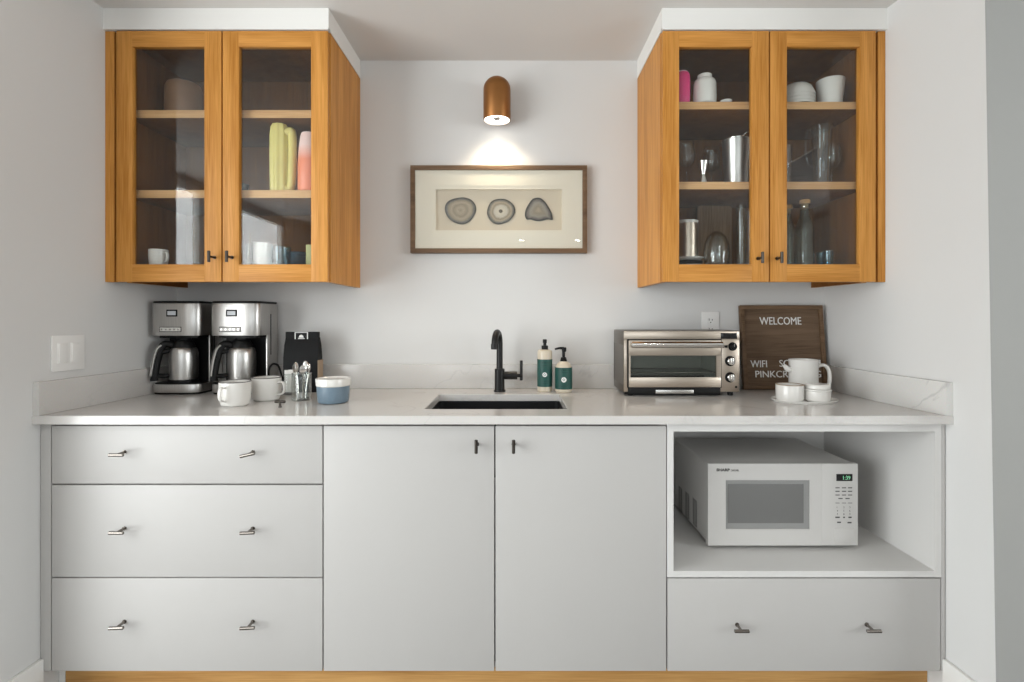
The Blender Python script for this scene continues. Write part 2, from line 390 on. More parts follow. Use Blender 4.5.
# far left wall of the room, with a wide glazed door
WY0, WY1, WZ0, WZ1 = -4.40, -1.30, .06, 2.30
b = NB()
box(b, RL - .1, RL, WY1, -.68, 0, CEIL); box(b, RL - .1, RL, RB, WY0, 0, CEIL)
box(b, RL - .1, RL, WY0, WY1, 0, WZ0); box(b, RL - .1, RL, WY0, WY1, WZ1, CEIL); struct('wall_room_left', b, 'wall')
b = NB()
for y0, y1 in ((WY0, WY0 + .06), (WY1 - .06, WY1), ((WY0 + WY1) / 2 - .04, (WY0 + WY1) / 2 + .04)): box(b, RL - .08, RL - .02, y0, y1, WZ0, WZ1, .004)
box(b, RL - .08, RL - .02, WY0, WY1, WZ0, WZ0 + .07, .004); box(b, RL - .08, RL - .02, WY0, WY1, WZ1 - .06, WZ1, .004)
w1 = struct('window_1', b, 'winframe')
b = NB(); box(b, RL - .055, RL - .049, WY0 + .03, WY1 - .03, WZ0 + .03, WZ1 - .03); g = obj('pane', b, 'pane', w1)
# wall behind the camera, with a broad window added for frontal fill
VX0, VX1, VZ0, VZ1 = -1.6, 1.9, .85, 2.05
b = NB()
box(b, RL, VX0, RB - .1, RB, 0, CEIL); box(b, VX1, RR, RB - .1, RB, 0, CEIL)
box(b, VX0, VX1, RB - .1, RB, 0, VZ0); box(b, VX0, VX1, RB - .1, RB, VZ1, CEIL); struct('wall_front', b, 'wall')
b = NB()
for x0 in (VX0, (VX0 + VX1) / 2 - .03, VX1 - .06): box(b, x0, x0 + .06, RB - .08, RB - .02, VZ0, VZ1, .004)
box(b, VX0, VX1, RB - .08, RB - .02, VZ0, VZ0 + .06, .004); box(b, VX0, VX1, RB - .08, RB - .02, VZ1 - .06, VZ1, .004)
w2 = struct('added_window_front', b, 'winframe')
b = NB(); box(b, VX0 + .03, VX1 - .03, RB - .055, RB - .049, VZ0 + .03, VZ1 - .03); obj('pane', b, 'pane', w2)
# skirting
BBH = .148
b = NB(); prism(b, [(wl(YF), YF - .001), (wl(-.8), -.80), (wl(-.8) + .013, -.80), (wl(YF) + .013, YF - .001)], 0, BBH, .003); struct('baseboard_left', b, 'soffit')
b = NB(); prism(b, [(wr(YF), YF - .001), (1.356, -.770), (1.343, -.770), (wr(YF) - .013, YF - .001)], 0, BBH, .003); struct('baseboard_right', b, 'soffit')
# soffits above the wall cabinets
UT, UB = Z(30, YU), Z(281.8, YU)
XLs, XRs = X(328.5, YU), X(662, YU)
for nm, x0, x1 in (('trim_1', wl(YU) - .01, XLs), ('trim_2', XRs, wr(YU) + .01)):
    b = NB(); box(b, x0, x1, YU, -.0005, UT + .003, CEIL - .0005); box(b, x0, x1 , YU - .002, YU + .02, UT + .0015, UT + .009)
    struct(nm, b, 'soffit')

# ------------------------------------------------------------------ pulls
def tpull(bm, x, y, z, vertical, length=.040, proj=.035, r=.0052, mi=0, tilt=0.):
    """a T-bar pull: stem out of the face at y, bar across its end"""
    cyl(bm, (x, y - proj, z), r * .8, proj, 'Y', 14, mi=mi)
    cyl(bm, (x, y + .0005 - .003, z), r * 1.25, .003, 'Y', 16, mi=mi)
    h = length / 2
    if vertical: cyl(bm, (x, y - proj, z - h), r, length, 'Z', 16, .0012, mi)
    else:
        d = Vector((math.cos(tilt), 0, math.sin(tilt))) * h; c = Vector((x, y - proj, z))
        tube(bm, [c - d, c - d * .96, c + d * .96, c + d], [r * .8, r, r, r * .8], 16, mi)

# ------------------------------------------------------------------ wall cabinets
def facemat(b, d, mi=1):
    """the faces that look along d get the second material (shaded inner oak, edge band)"""
    b.normal_update()
    for f in b.faces:
        if f.normal.dot(d) > .9: f.material_index = mi
def upper_cabinet(label, xa, xb, doors, fill, panels, shelves_v, glass_u, pulls_u):
    """xa..xb carcass; doors = [(u0,u1)...] px at the door face"""
    t = thing('wall_cabinet', label, 'cabinet', ((xa + xb) / 2, -.2, UB))
    yc = YU + .022; yL, yR = (YU + .055, yc) if panels == 'r' else (yc, YU + .055)
    th = .019
    zb = UB + .040
    b = NB()
    box(b, xa, xa + th, yL, -.001, UB, UT); facemat(b, Vector((1, 0, 0))); obj('side_panel', b, ['oakV', 'oakShade'], t)
    b = NB(); box(b, xb - th, xb, yR, -.001, UB, UT); facemat(b, Vector((-1, 0, 0))); obj('side_panel', b, ['oakV', 'oakShade'], t)
    b = NB(); box(b, xa + th, xb - th, -.014, -.001, zb, UT - .001); obj('back_panel', b, 'oakShade', t)
    b = NB(); box(b, xa + th, xb - th, yc + .003, -.014, zb, zb + .018); obj('bottom_panel', b, 'oakShade', t)
    b = NB(); box(b, xa + th, xb - th, yc + .003, -.014, UT - .019, UT - .001); obj('top_panel', b, 'oakShade', t)
    zs = []
    for v0, v1 in shelves_v:
        b = NB(); z1, z0 = Z(v0, -.345), Z(v1, -.345)
        box(b, xa + th + .001, xb - th - .001, -.345, -.0145, z0, z1, .0015); facemat(b, Vector((0, -1, 0))); obj('shelf', b, ['oakShade', 'oakShelf'], t); zs.append(z1)
    b = NB(); box(b, fill[0], fill[1], YU + .008, YU + .028, UB, UT, .001); obj('filler_strip', b, 'oakV', t)
    for (u0, u1), (g0, g1), (pu, pv) in zip(doors, glass_u, pulls_u):
        x0, x1 = X(u0, YU), X(u1, YU); q0, q1 = X(g0, YU), X(g1, YU); qz1, qz0 = Z(46.6, YU), Z(264.3, YU)
        b = NB()
        box(b, x0, q0, YU, YU + .021, UB, UT - .003, .0012, mi=0); box(b, q1, x1, YU, YU + .021, UB, UT - .003, .0012, mi=0)
        box(b, q0 - .0005, q1 + .0005, YU + .0002, YU + .021, qz1, UT - .003, .001, mi=1); box(b, q0 - .0005, q1 + .0005, YU + .0002, YU + .021, UB, qz0, .001, mi=1)
        d = obj('door', b, ['oakV', 'oakH'], t)
        b = NB(); box(b, q0 - .004, q1 + .004, YU + .011, YU + .015, qz0 - .004, qz1 + .004); obj('glass_pane', b, 'pane', d)
        b = NB(); tpull(b, X(pu, YU), YU, Z(pv, YU), True); obj('pull', b, 'pull', d)
    return t, zs, zb + .018
LX0, LX1 = X(115.5, YU), X(328.3, YU)
_, ZL, FL = upper_cabinet('glass-fronted oak wall cabinet above the coffee makers', LX0, LX1,
    [(116.3, 221.2), (222.6, 327.6)], (wl(YU) + .0005, LX0 - .0105), 'r', [(110, 118), (190, 198)], [(132.2, 204.3), (238.7, 311)], [(214.5, 257.5), (232, 257.5)])
RX0, RX1 = X(662.3, YU), X(876.7, YU)
_, ZR, FR = upper_cabinet('glass-fronted oak wall cabinet above the toaster oven and letter board', RX0, RX1,
    [(662.8, 768.9), (770.3, 875.8)], (RX1 + .0105, wr(YU) - .0005), 'l', [(101.7, 109.3), (181.7, 189.3)], [(679.2, 751.8), (787, 859.8)], [(758, 258.5), (777, 258.5)])

# ------------------------------------------------------------------ base cabinets
CB = CT - ST                                    # underside of slab
ZB = Z(671, YF)                                 # bottom of the fronts
yb = YF + .020                                  # back of the fronts
def carcass(x0, x1, open_top=False, shelf_z=None):
    b = NB(); th = .018
    box(b, x0, x0 + th, yb, -.004, ZB, CB - .0005); box(b, x1 - th, x1, yb, -.004, ZB, CB - .0005)
    box(b, x0 + th, x1 - th, yb, -.004, ZB, ZB + th); box(b, x0 + th, x1 - th, -.022, -.004, ZB + th, CB - .0005)
    if not open_top: box(b, x0 + th, x1 - th, yb, -.022, CB - th, CB - .0005)
    return b
def front(u0, u1, v0, v1):
    b = NB(); box(b, X(u0, YF), X(u1, YF), YF, YF + .019, Z(v1, YF), Z(v0, YF), .0012); return b
# drawers
xa, xb = X(50.8, YF), X(323, YF)
t = thing('drawer_cabinet', 'white base cabinet with three drawers under the coffee makers', 'cabinet', ((xa + xb) / 2, -.3, ZB))
obj('carcass', carcass(xa, xb), 'caboard', t)
for v0, v1, hv, tl in ((426, 483.7, 452.1, (0, .22)), (485.2, 577, 528.4, (0, .05)), (578.3, 671, 621.5, (.04, .05))):
    d = obj('drawer', front(51.8, 322.3, v0, v1), 'cab', t)
    for hu, ti in zip((124.6, 252.9), tl):
        b = NB(); tpull(b, X(hu, YF), YF, Z(hv, YF), False, .045, tilt=ti); obj('pull', b, 'nickel', d)
b = NB(); box(b, wl(YF + .02) + .001, X(50.6, YF), YF + .0005, YF + .02, ZB, CB - .001, .001); obj('filler_strip', b, 'cab', t)
# sink cabinet
xa, xb = X(323, YF) + .0008, X(666.9, YF)
t = thing('sink_cabinet', 'white base cabinet with two plain doors below the sink', 'cabinet', ((xa + xb) / 2, -.3, ZB))
obj('carcass', carcass(xa, xb, True), 'caboard', t)
for u0, u1, hu in ((323.6, 494.2, 477.0), (495.5, 666.3, 513.6)):
    d = obj('door', front(u0, u1, 426, 671), 'cab', t)
    b = NB(); tpull(b, X(hu, YF), YF, Z(444.0, YF), True, .042); obj('pull', b, 'pull', d)
# microwave cabinet
xa, xb = X(666.9, YF) + .0008, X(941.3, YF)
xc = 1.3275
ci0, ci1, cz0, cz1 = X(673.5, YF), X(935, YF), Z(571, YF), Z(431.5, YF)
t = thing('microwave_cabinet', 'white base cabinet with an open microwave niche above one wide drawer', 'cabinet', ((xa + xb) / 2, -.3, ZB))
b = NB()
box(b, xa, ci0, YF, -.004, Z(577.2, YF), CB - .0005); box(b, ci1, xc, YF, -.004, Z(577.2, YF), CB - .0005); box(b, xc, xb, YF, YF + .02, Z(577.2, YF), CB - .0005)
box(b, ci0, ci1, YF, -.022, cz1, CB - .0005); box(b, ci0, ci1, YF, -.022, Z(577.2, YF), cz0); box(b, ci0, ci1, -.022, -.004, Z(577.2, YF), CB - .0005)
box(b, xa, xa + .018, yb, -.004, ZB, Z(577.2, YF)); box(b, xc - .018, xc, yb, -.004, ZB, Z(577.2, YF)); box(b, xa + .018, xc - .018, yb, -.004, ZB, ZB + .018)
obj('carcass', b, 'caboard', t)
d = obj('drawer', front(667.6, 940.5, 578.7, 671), 'cab', t)
for hu in (737, 866.5):
    b = NB(); tpull(b, X(hu, YF), YF, Z(624.5, YF), False, .045); obj('pull', b, 'nickel', d)
b = NB(); box(b, xb + .0005, wr(YF + .02) - .001, YF + .0005, YF + .02, ZB, CB - .001, .001); obj('filler_strip', b, 'cab', t)
# toe kick
b = NB(); box(b, X(65.5, -.55), X(927.3, -.55), -.55, -.532, .0005, ZB - .0005, .001)
tb = obj('toe_kick_board', b, 'toe'); tag(tb, 'oak toe kick board along the floor below the white base cabinets', 'board')
for nm, x0, x1 in (('trim_3', wl(-.55) + .001, X(65, -.55)), ('trim_4', X(927.8, -.55), wr(-.55) - .001)):
    b = NB(); box(b, x0, x1, -.549, -.53, 0, ZB - .0005); struct(nm, b, 'soffit')

# ------------------------------------------------------------------ countertop, splashes, sink, faucet
SX0, SX1, SY0, SY1 = -.304, .171, -.514, -.186
b = NB()
oc = [(wl(YS) - .0, YS), (wr(YS), YS), (wr(0), -.0005), (wl(0), -.0005)]; ic = [(SX0, SY0), (SX1, SY0), (SX1, SY1), (SX0, SY1)]
V = {}
for nm, pts in (('o', oc), ('i', ic)):
    for lv, z in (('t', CT), ('b', CB)): V[nm + lv] = [b.verts.new((p[0], p[1], z)) for p in pts]
for i in range(4):
    j = (i + 1) % 4
    b.faces.new((V['ot'][i], V['ot'][j], V['it'][j], V['it'][i])); b.faces.new((V['ob'][i], V['ib'][i], V['ib'][j], V['ob'][j]))
    b.faces.new((V['ot'][i], V['ob'][i], V['ob'][j], V['ot'][j])); b.faces.new((V['it'][i], V['it'][j], V['ib'][j], V['ib'][i]))
bmesh.ops.recalc_face_normals(b, faces=list(b.faces))
bmesh.ops.bevel(b, geom=[e for e in b.edges if abs(e.verts[0].co.z - CT) < 1e-6 and abs(e.verts[1].co.z - CT) < 1e-6 and len(e.link_faces) == 2 and abs(e.link_faces[0].normal.z - e.link_faces[1].normal.z) > .5], offset=.002, segments=2, affect='EDGES')
ct = obj('countertop', b, 'quartz'); tag(ct, 'long white quartz countertop running wall to wall over the base cabinets', 'countertop')
SPL = 1.0175
b = NB(); box(b, wl(0) + .021, wr(0) - .021, -.020, -.0005, CT + .0003, SPL, .0015); o = obj('backsplash', b, 'quartz'); tag(o, 'low white quartz backsplash along the back wall behind the faucet', 'backsplash')
def side_splash(wf, s):
    yy = [-.0005, -.1, -.2, -.3, -.383, -.46, -.54, YS + .002]
    b = NB(); prism(b, [(wf(y) + s * .0005, y) for y in yy] + [(wf(y) + s * .0205, y) for y in reversed(yy)], CT + .0003, SPL, .0012); return b
o = obj('backsplash', side_splash(wl, 1), 'quartz'); tag(o, 'short quartz side splash under the light switch', 'backsplash')
o = obj('backsplash', side_splash(wr, -1), 'quartzv'); tag(o, 'short grey-veined quartz side splash beside the letter board', 'backsplash')
# sink: a black undermount basin
t = thing('sink', 'black undermount sink basin set in the white countertop', 'sink', ((SX0 + SX1) / 2, (SY0 + SY1) / 2, CB - .2))
def basin(x0, x1, y0, y1, z0, z1, w, r):
    b = NB(); o_ = rrect(x0 - w, x1 + w, y0 - w, y1 + w, r + w); i_ = rrect(x0, x1, y0, y1, r); f_ = rrect(x0 + .03, x1 - .03, y0 + .03, y1 - .03, r)
    L = lambda p, z: [b.verts.new((q[0], q[1], z)) for q in p]
    ot, it, ib, fb, ob = L(o_, z1), L(i_, z1), L(i_, z0 + .03), L(f_, z0 + .006), L(o_, z0)
    n = len(ot)
    for A, B in ((ot, it), (it, ib), (ib, fb), (ob, ot)):
        for i in range(n): j = (i + 1) % n; b.faces.new((A[i], A[j], B[j], B[i]))
    b.faces.new(fb); b.faces.new(ob[::-1]); bmesh.ops.recalc_face_normals(b, faces=list(b.faces)); return b
obj('basin', basin(SX0 + .002, SX1 - .002, SY0 + .002, SY1 - .002, CB - .2, CB - .0006, .008, .02), 'sink', t)
b = NB(); cyl(b, ((SX0 + SX1) / 2, (SY0 + SY1) / 2, CB - .194), .045, .004, seg=32, bev=.001); cyl(b, ((SX0 + SX1) / 2, (SY0 + SY1) / 2, CB - .19), .02, .003, seg=24); obj('drain', b, 'blackmatte', t)
# faucet
fx, fy = X(499.6, -.106), -.106
t = thing('faucet', 'matte black gooseneck faucet with side lever behind the sink', 'faucet', (fx, fy, CT + .0003))
b = NB(); cyl(b, (fx, fy, CT + .0003), .0245, .006, seg=32, bev=.0015); cyl(b, (fx, fy, CT + .006), .0205, .088, seg=32, bev=.001); obj('base', b, 'blackmatte', t)
d = Vector((-.17, -1, 0)).normalized(); R = .049; zt = 1.109
pts = [(fx, fy, CT + .09), (fx, fy, 1.02), (fx, fy, 1.07)] + [Vector((fx, fy, zt)) + d * (R - R * math.cos(a)) + Vector((0, 0, R * math.sin(a))) for a in [PI * i / 18 for i in range(19)]]
b = NB(); tube(b, pts, .0128, 18); e = Vector((fx, fy, zt)) + d * 2 * R; cyl(b, (e.x, e.y, e.z - .016), .0148, .022, seg=24, bev=.001); obj('spout', b, 'blackmatte', t)
b = NB(); zv = Z(375.5, -.106); cyl(b, (fx + .015, fy, zv), .0165, .058, 'X', 28, .001); cyl(b, (fx + .07, fy, zv), .0075, .022, 'X', 18); cyl(b, (fx + .089, fy, zv - .02), .0062, .082, 'Z', 18, .0015); obj('lever', b, 'blackmatte', t)

# ------------------------------------------------------------------ soap bottles
def soap(label, x, y, r, prof, lab, pump):
    t = thing('soap_bottle', label, 'bottle', (x, y, CT + .0003))
    b = NB(); lathe(b, prof, seg=40); obj('bottle_body', b, 'soapbody', t, False)
    b = NB(); lathe(b, [(r + .0002, lab[0]), (r + .0007, lab[0]), (r + .0007, lab[1]), (r + .0002, lab[1])], seg=48)
    lb = obj('label_band', b, 'soaplabel', t, False)
    b = NB(); h = lab[1] - lab[0]; yf = -(r + .0012)
    zc = lab[0] + h * .45
    cyl(b, (-.002, yf, zc), .0105 if r > .033 else .0095, .0016, 'Y', 24, mi=0)
    for q in range(5): cyl(b, (-.002 + .0042 * math.cos(q * 1.2566 + .4), yf - .0004, zc + .0042 * math.sin(q * 1.2566 + .4)), .0018, .0006, 'Y', 10, mi=2)
    obj('emblem', b, ['labelwhite', 'labeldark', 'soaplabel'], t, False); b = NB()
    for k, (w, zf, hh) in enumerate(((.036, .86, .0045), (.030, .76, .004), (.028, .20, .0025), (.024, .12, .0025))):
        w = min(w, r * 1.15)
        for q in range(-3, 3):
            x0 = w * q / 6; x1 = w * (q + .8) / 6; ym = -math.sqrt(max((r + .0008) ** 2 - max(abs(x0), abs(x1)) ** 2, 0)) - .0005
            box(b, x0, x1, ym, ym + .002, lab[0] + h * zf, lab[0] + h * zf + hh)
        if k % 2: obj('label_print', b, 'labeldark', t, False); b = NB()
    b = NB(); pump(b); obj('pump', b, 'black', t, False)
    return t
r1 = .0305; h1 = Z(349.5, -.1) - CT
def pump1(b):
    cyl(b, (0, 0, h1 - .004), .0135, .020, seg=24, bev=.001); cyl(b, (0, 0, h1 + .016), .0065, .010, seg=16)
    cyl(b, (0, 0, h1 + .026), .0085, .016, seg=20, bev=.002); tube(b, [(0, 0, h1 + .036), (0, .012, h1 + .037), (0, .024, h1 + .034)], [.0055, .005, .004], 10)
soap('tall cream soap bottle with teal label, nearest the faucet', X(544.8, -.1), -.1, r1,
     [(0, 0), (r1 - .003, 0), (r1, .004), (r1, h1 - .010), (r1 - .003, h1 - .003), (r1 - .012, h1), (.012, h1), (.012, h1 + .003), (0, h1 + .003)], (.021, Z(359, -.1) - CT), pump1)
r2 = .0345; h2 = Z(361.5, -.115) - CT
def pump2(b):
    cyl(b, (0, 0, h2 - .004), .0155, .022, seg=24, bev=.002, r2=.011); cyl(b, (0, 0, h2 + .018), .006, .024, seg=16)
    cyl(b, (.002, 0, h2 + .04), .009, .018, seg=18, bev=.002, r2=.010); tube(b, [(0, 0, h2 + .054), (-.018, -.004, h2 + .055), (-.036, -.007, h2 + .051)], [.006, .0048, .0038], 10)
soap('shorter round-shouldered hand soap bottle with teal label and pump, beside the taller bottle', X(563.6, -.12), -.12, r2,
     [(0, 0), (r2 - .004, 0), (r2, .005), (r2, h2 - .028), (r2 - .003, h2 - .016), (r2 - .010, h2 - .006), (.016, h2), (.013, h2 + .003), (0, h2 + .003)], (.014, Z(367, -.115) - CT), pump2)

# ------------------------------------------------------------------ toaster oven
ty0, ty1 = -.228, -.030
def TX(u): return X(u, ty0)
def TZ(v): return Z(v, ty0)
tx0, tx1 = TX(623.5), TX(740)
t = thing('toaster_oven', 'stainless toaster oven on the counter beside the letter board', 'toaster oven', ((tx0 + tx1) / 2, -.13, CT + .0003))
zb_, zt_ = CT + .014, TZ(330.5)
b = NB(); ci0_, ci1_, cz0_, cz1_ = TX(629), TX(718), TZ(384), TZ(346)
box(b, tx0, tx1, ty0 + .004, ty1, cz1_, zt_, .004); box(b, tx0, tx1, ty0 + .004, ty1, zb_, cz0_, .004)
box(b, tx0, ci0_, ty0 + .0041, ty1, cz0_ - .004, cz1_ + .004); box(b, ci1_, tx1, ty0 + .0041, ty1, cz0_ - .004, cz1_ + .004)
box(b, tx0, tx1, ty1 - .012, ty1 - .0002, cz0_ - .004, cz1_ + .004); obj('body', b, 'darksteel', t)
# front fascia with the oven opening cut out
dx0, dx1, dz0, dz1 = TX(628), TX(720.5), TZ(387), TZ(340)
gx0, gx1, gz0, gz1 = TX(630), TX(715.5), TZ(377), TZ(355.5)
b = NB()
box(b, tx0 + .002, tx1 - .002, ty0, ty0 + .006, dz1, zt_ - .003, .002); box(b, tx0 + .002, dx0, ty0, ty0 + .006, zb_ + .002, dz1, .002)
box(b, dx1, tx1 - .002, ty0, ty0 + .006, zb_ + .002, dz1 + .001, .002); obj('fascia', b, 'warmsteel', t)
b = NB()
box(b, dx0 + .001, dx1 - .001, ty0 - .010, ty0 + .002, gz1, dz1 - .001, .002); box(b, dx0 + .001, dx1 - .001, ty0 - .010, ty0 + .002, dz0, gz0, .002)
box(b, dx0 + .001, gx0, ty0 - .010, ty0 + .002, gz0, gz1); box(b, gx1, dx1 - .001, ty0 - .010, ty0 + .002, gz0, gz1)
dr = obj('door', b, 'warmsteel', t)
b = NB(); mat_ring_(b, dx0 - .003, dx1 + .003, dz0 - .003, dz1 + .003, dx0 + .004, dx1 - .004, dz0 + .004, dz1 - .004, ty0 - .004, ty0 + .001); obj('door_gap_strip', b, 'black', t)  # black strip: the shade of the gap around the door put into colour
b = NB(); box(b, gx0, gx1, ty0 - .007, ty0 - .004, gz0, gz1); obj('door_glass', b, 'smoked', dr)
b = NB(); hz = TZ(344.3); tube(b, [(dx0 + .003, ty0 - .038, hz), (dx0 + .006, ty0 - .038, hz), (dx1 - .008, ty0 - .038, hz), (dx1 - .005, ty0 - .038, hz)], [.0095, .0125, .0125, .0095], 20)
for hx in (dx0 + .014, dx1 - .016): box(b, hx - .006, hx + .006, ty0 - .034, ty0 - .008, hz - .007, hz + .007, .002)
obj('door_handle', b, 'chrome', dr)
b = NB(); box(b, ci0_ + .0005, ci1_ - .0005, ty1 - .016, ty1 - .0125, cz0_, cz1_); box(b, ci0_ + .0005, ci0_ + .003, ty0 + .012, ty1 - .016, cz0_, cz1_); box(b, ci1_ - .003, ci1_ - .0005, ty0 + .012, ty1 - .016, cz0_, cz1_)
box(b, ci0_ + .003, ci1_ - .003, ty0 + .012, ty1 - .016, cz0_ + .0002, cz0_ + .002); box(b, ci0_ + .003, ci1_ - .003, ty0 + .012, ty1 - .016, cz1_ - .002, cz1_ - .0002); obj('cavity', b, 'ovenin', t)
b = NB()
for yy in (ty0 + .05, ty1 - .06): tube(b, [(ci0_ + .004, yy, cz0_ + .014), (ci1_ - .004, yy, cz0_ + .014)], .0035, 10); tube(b, [(ci0_ + .004, yy, cz1_ - .014), (ci1_ - .004, yy, cz1_ - .014)], .0035, 10)
obj('heating_tubes', b, 'black', t)
b = NB(); zr = gz0 + .016
r0_, r1_, rx0, rx1 = ty0 + .016, ty1 - .022, ci0_ + .005, ci1_ - .005
tube(b, [(rx0, r0_, zr), (rx1, r0_, zr)], .0022, 8); tube(b, [(rx0, r1_, zr), (rx1, r1_, zr)], .0022, 8); tube(b, [(rx0, r0_, zr), (rx0, r1_, zr)], .0022, 8); tube(b, [(rx1, r0_, zr), (rx1, r1_, zr)], .0022, 8)
for k in range(1, 24): xx = rx0 + (rx1 - rx0) * k / 24; tube(b, [(xx, r0_, zr), (xx, r1_, zr)], .0012, 6)
obj('wire_rack', b, 'rack', t)
b = NB(); box(b, tx0 + .004, dx1, ty0 + .0005, ty0 + .02, CT + .005, dz0 - .001, .001); obj('lower_trim', b, 'black', t)
b = NB(); box(b, TX(655), TX(693), ty0 - .010, ty0 + .001, TZ(393.3), TZ(389.5), .0015); obj('crumb_tray', b, 'steel', t)
b = NB()
box(b, TX(720.8), TX(737), ty0 - .0015, ty0 + .001, TZ(339), TZ(333), .0006); obj('display', b, 'blackglass', t)
b = NB()
for u, v in ((722.5, 346.5), (726, 346.5)):
    b = NB(); box(b, TX(u - 1.5), TX(u + 1.5), ty0 - .003, ty0 + .001, TZ(v + 1.3), TZ(v - 1.3), .0008); obj('button', b, 'black', t)
b = NB(); cyl(b, (TX(736), ty0 - .002, TZ(387)), .0045, .004, 'Y', 18, .001); obj('indicator', b, 'black', t)
for u, v, r, big in ((732.4, 346.5, .0165, 0), (730, 361, .020, 1), (730, 377.3, .020, 1)):
    b = NB(); c = (TX(u), ty0 - .004, TZ(v))
    cyl(b, (c[0], c[1], c[2]), r, .005, 'Y', 32, .001, mi=1)
    cyl(b, (c[0], c[1] - .014, c[2]), r * .72, .016, 'Y', 32, .002, mi=0 if big else 1)
    if big: box(b, c[0] - .0045, c[0] + .0045, c[1] - .021, c[1] - .012, c[2] - r * .68, c[2] + r * .68, .0015, mi=0)
    else: box(b, c[0] - .001, c[0] + .001, c[1] - .0155, c[1] - .013, c[2], c[2] + r * .7, mi=0)
    obj('knob', b, ['chrome', 'black'], t)
for x_ in (tx0 + .03, tx1 - .03):
    for y_ in (ty0 + .02, ty1 - .03):
        b = NB(); cyl(b, (x_, y_, CT + .0003), .011, .015, seg=18, bev=.002); obj('foot', b, 'black', t)

# ------------------------------------------------------------------ microwave
my0, my1 = -.461, -.075
def MX(u): return X(u, my0)
def MZ(v): return Z(v, my0)
mx0, mx1, mz0, mz1 = MX(708), MX(858), MZ(545.5), MZ(463.7)
t = thing('microwave', 'white microwave oven in the open niche of the base cabinet', 'microwave', ((mx0 + mx1) / 2, -.27, cz0 + .0003))
b = NB(); prism(b, rrect(mx0 + .002, mx1 - .002, mz0 + .002, mz1 - .002, .008), my0 + .022, my1, .004, mat=XZ); obj('body', b, 'wplastic', t)
wu0, wu1, wv0, wv1 = MX(725.8), MX(810), MZ(529.2), MZ(480.2)
pd = MX(822)
b = NB()
box(b, mx0, wu0, my0, my0 + .022, mz0, mz1); box(b, wu1, pd - .0003, my0, my0 + .022, mz0, mz1)
box(b, wu0, wu1, my0, my0 + .022, wv1, mz1); box(b, wu0, wu1, my0, my0 + .022, mz0, wv0)
dr = obj('door', b, 'wplastic', t)
b = NB(); fw = .007
box(b, wu0, wu1, my0 + .004, my0 + .012, wv0, wv1, mi=0)
obj('window_surround', b, 'greybezel' if 'greybezel' in M else 'mwglass', dr)
b = NB(); box(b, MX(728.3), MX(804), my0 + .002, my0 + .005, MZ(523.5), MZ(484.3), .001); obj('window_glass', b, 'mwglass', dr)
b = NB(); Tm = Matrix.Translation((MX(716.4), my0 - .0001, MZ(471.4))) @ Matrix.Rotation(PI / 2, 4, 'X'); text(b, 'SHARP', Tm, MX(729.8) - MX(716.4), MZ(468.4) - MZ(471.4), .0003, bold=.05)
Tm = Matrix.Translation((MX(731), my0 - .0001, MZ(471.3))) @ Matrix.Rotation(PI / 2, 4, 'X'); text(b, 'CAROUSEL', Tm, MX(739) - MX(731), MZ(469.3) - MZ(471.2), .0003, bold=.02)
obj('lettering', b, 'greyprint', dr)
b = NB(); box(b, pd, mx1, my0, my0 + .022, mz0, mz1, .0012); cp = obj('control_panel', b, 'wplastic', t)
b = NB(); box(b, MX(836.3), MX(852.4), my0 - .0006, my0 + .001, MZ(481), MZ(474)); obj('display', b, 'blackglass', cp)
b = NB(); Tm = Matrix.Translation((MX(843), my0 - .0007, MZ(479.6))) @ Matrix.Rotation(PI / 2, 4, 'X'); text(b, '1:39', Tm, MX(851.2) - MX(844), MZ(475.6) - MZ(479.4), .0003); obj('digits', b, 'green', cp)
b = NB()
rows = [(487.8, (837.5, 844, 850), .9), (491.3, (837.5, 844, 850), .9), (495, (837.5, 844, 850), .8), (498.5, (840.5, 847.5), .9), (503, (837.5, 844, 850), .5)]
for v, us, hh in rows:
    for u in us: box(b, MX(u - 2.1), MX(u + 2.1), my0 - .0004, my0 + .001, MZ(v + hh * .55), MZ(v - hh * .55))
for i, v in enumerate((507, 510.5, 514)):
    for j, u in enumerate((837.5, 844, 850)):
        Tm = Matrix.Translation((MX(u - .7), my0 - .0001, MZ(v + 1.1))) @ Matrix.Rotation(PI / 2, 4, 'X'); text(b, str(i * 3 + j + 1), Tm, None, .0062, .0003)
for u, v, w in ((837.5, 517.3, 2.2), (844, 517.3, .9), (850, 517.3, 1.6), (839, 522.3, 1.9), (849.5, 522.6, 2)): box(b, MX(u - w), MX(u + w), my0 - .0004, my0 + .001, MZ(v + .7), MZ(v - .7))
obj('keypad_print', b, 'greyprint', cp)
b = NB(); box(b, MX(834), MX(854.5), my0 - .0012, my0 + .001, MZ(542), MZ(528.5), .0012); obj('open_button', b, 'wplastic', cp)
for c_ in range(3):
    b = NB()
    for r_ in range(9):
        yv = my0 + .115 + c_ * .085; zv = .452 + .011 * r_ - .005 * c_
        for q in range(2): box(b, mx0 + .0012, mx0 + .0024, yv + q * .026, yv + q * .026 + .017, zv, zv + .0052)
    obj('vent_slots', b, 'slot', t)
for x_ in (mx0 + .05, mx1 - .05):
    for y_ in (my0 + .05, my1 - .05):
        b = NB(); cyl(b, (x_, y_, cz0 + .0003), .014, mz0 - cz0 + .002, seg=18); obj('foot', b, 'black', t)

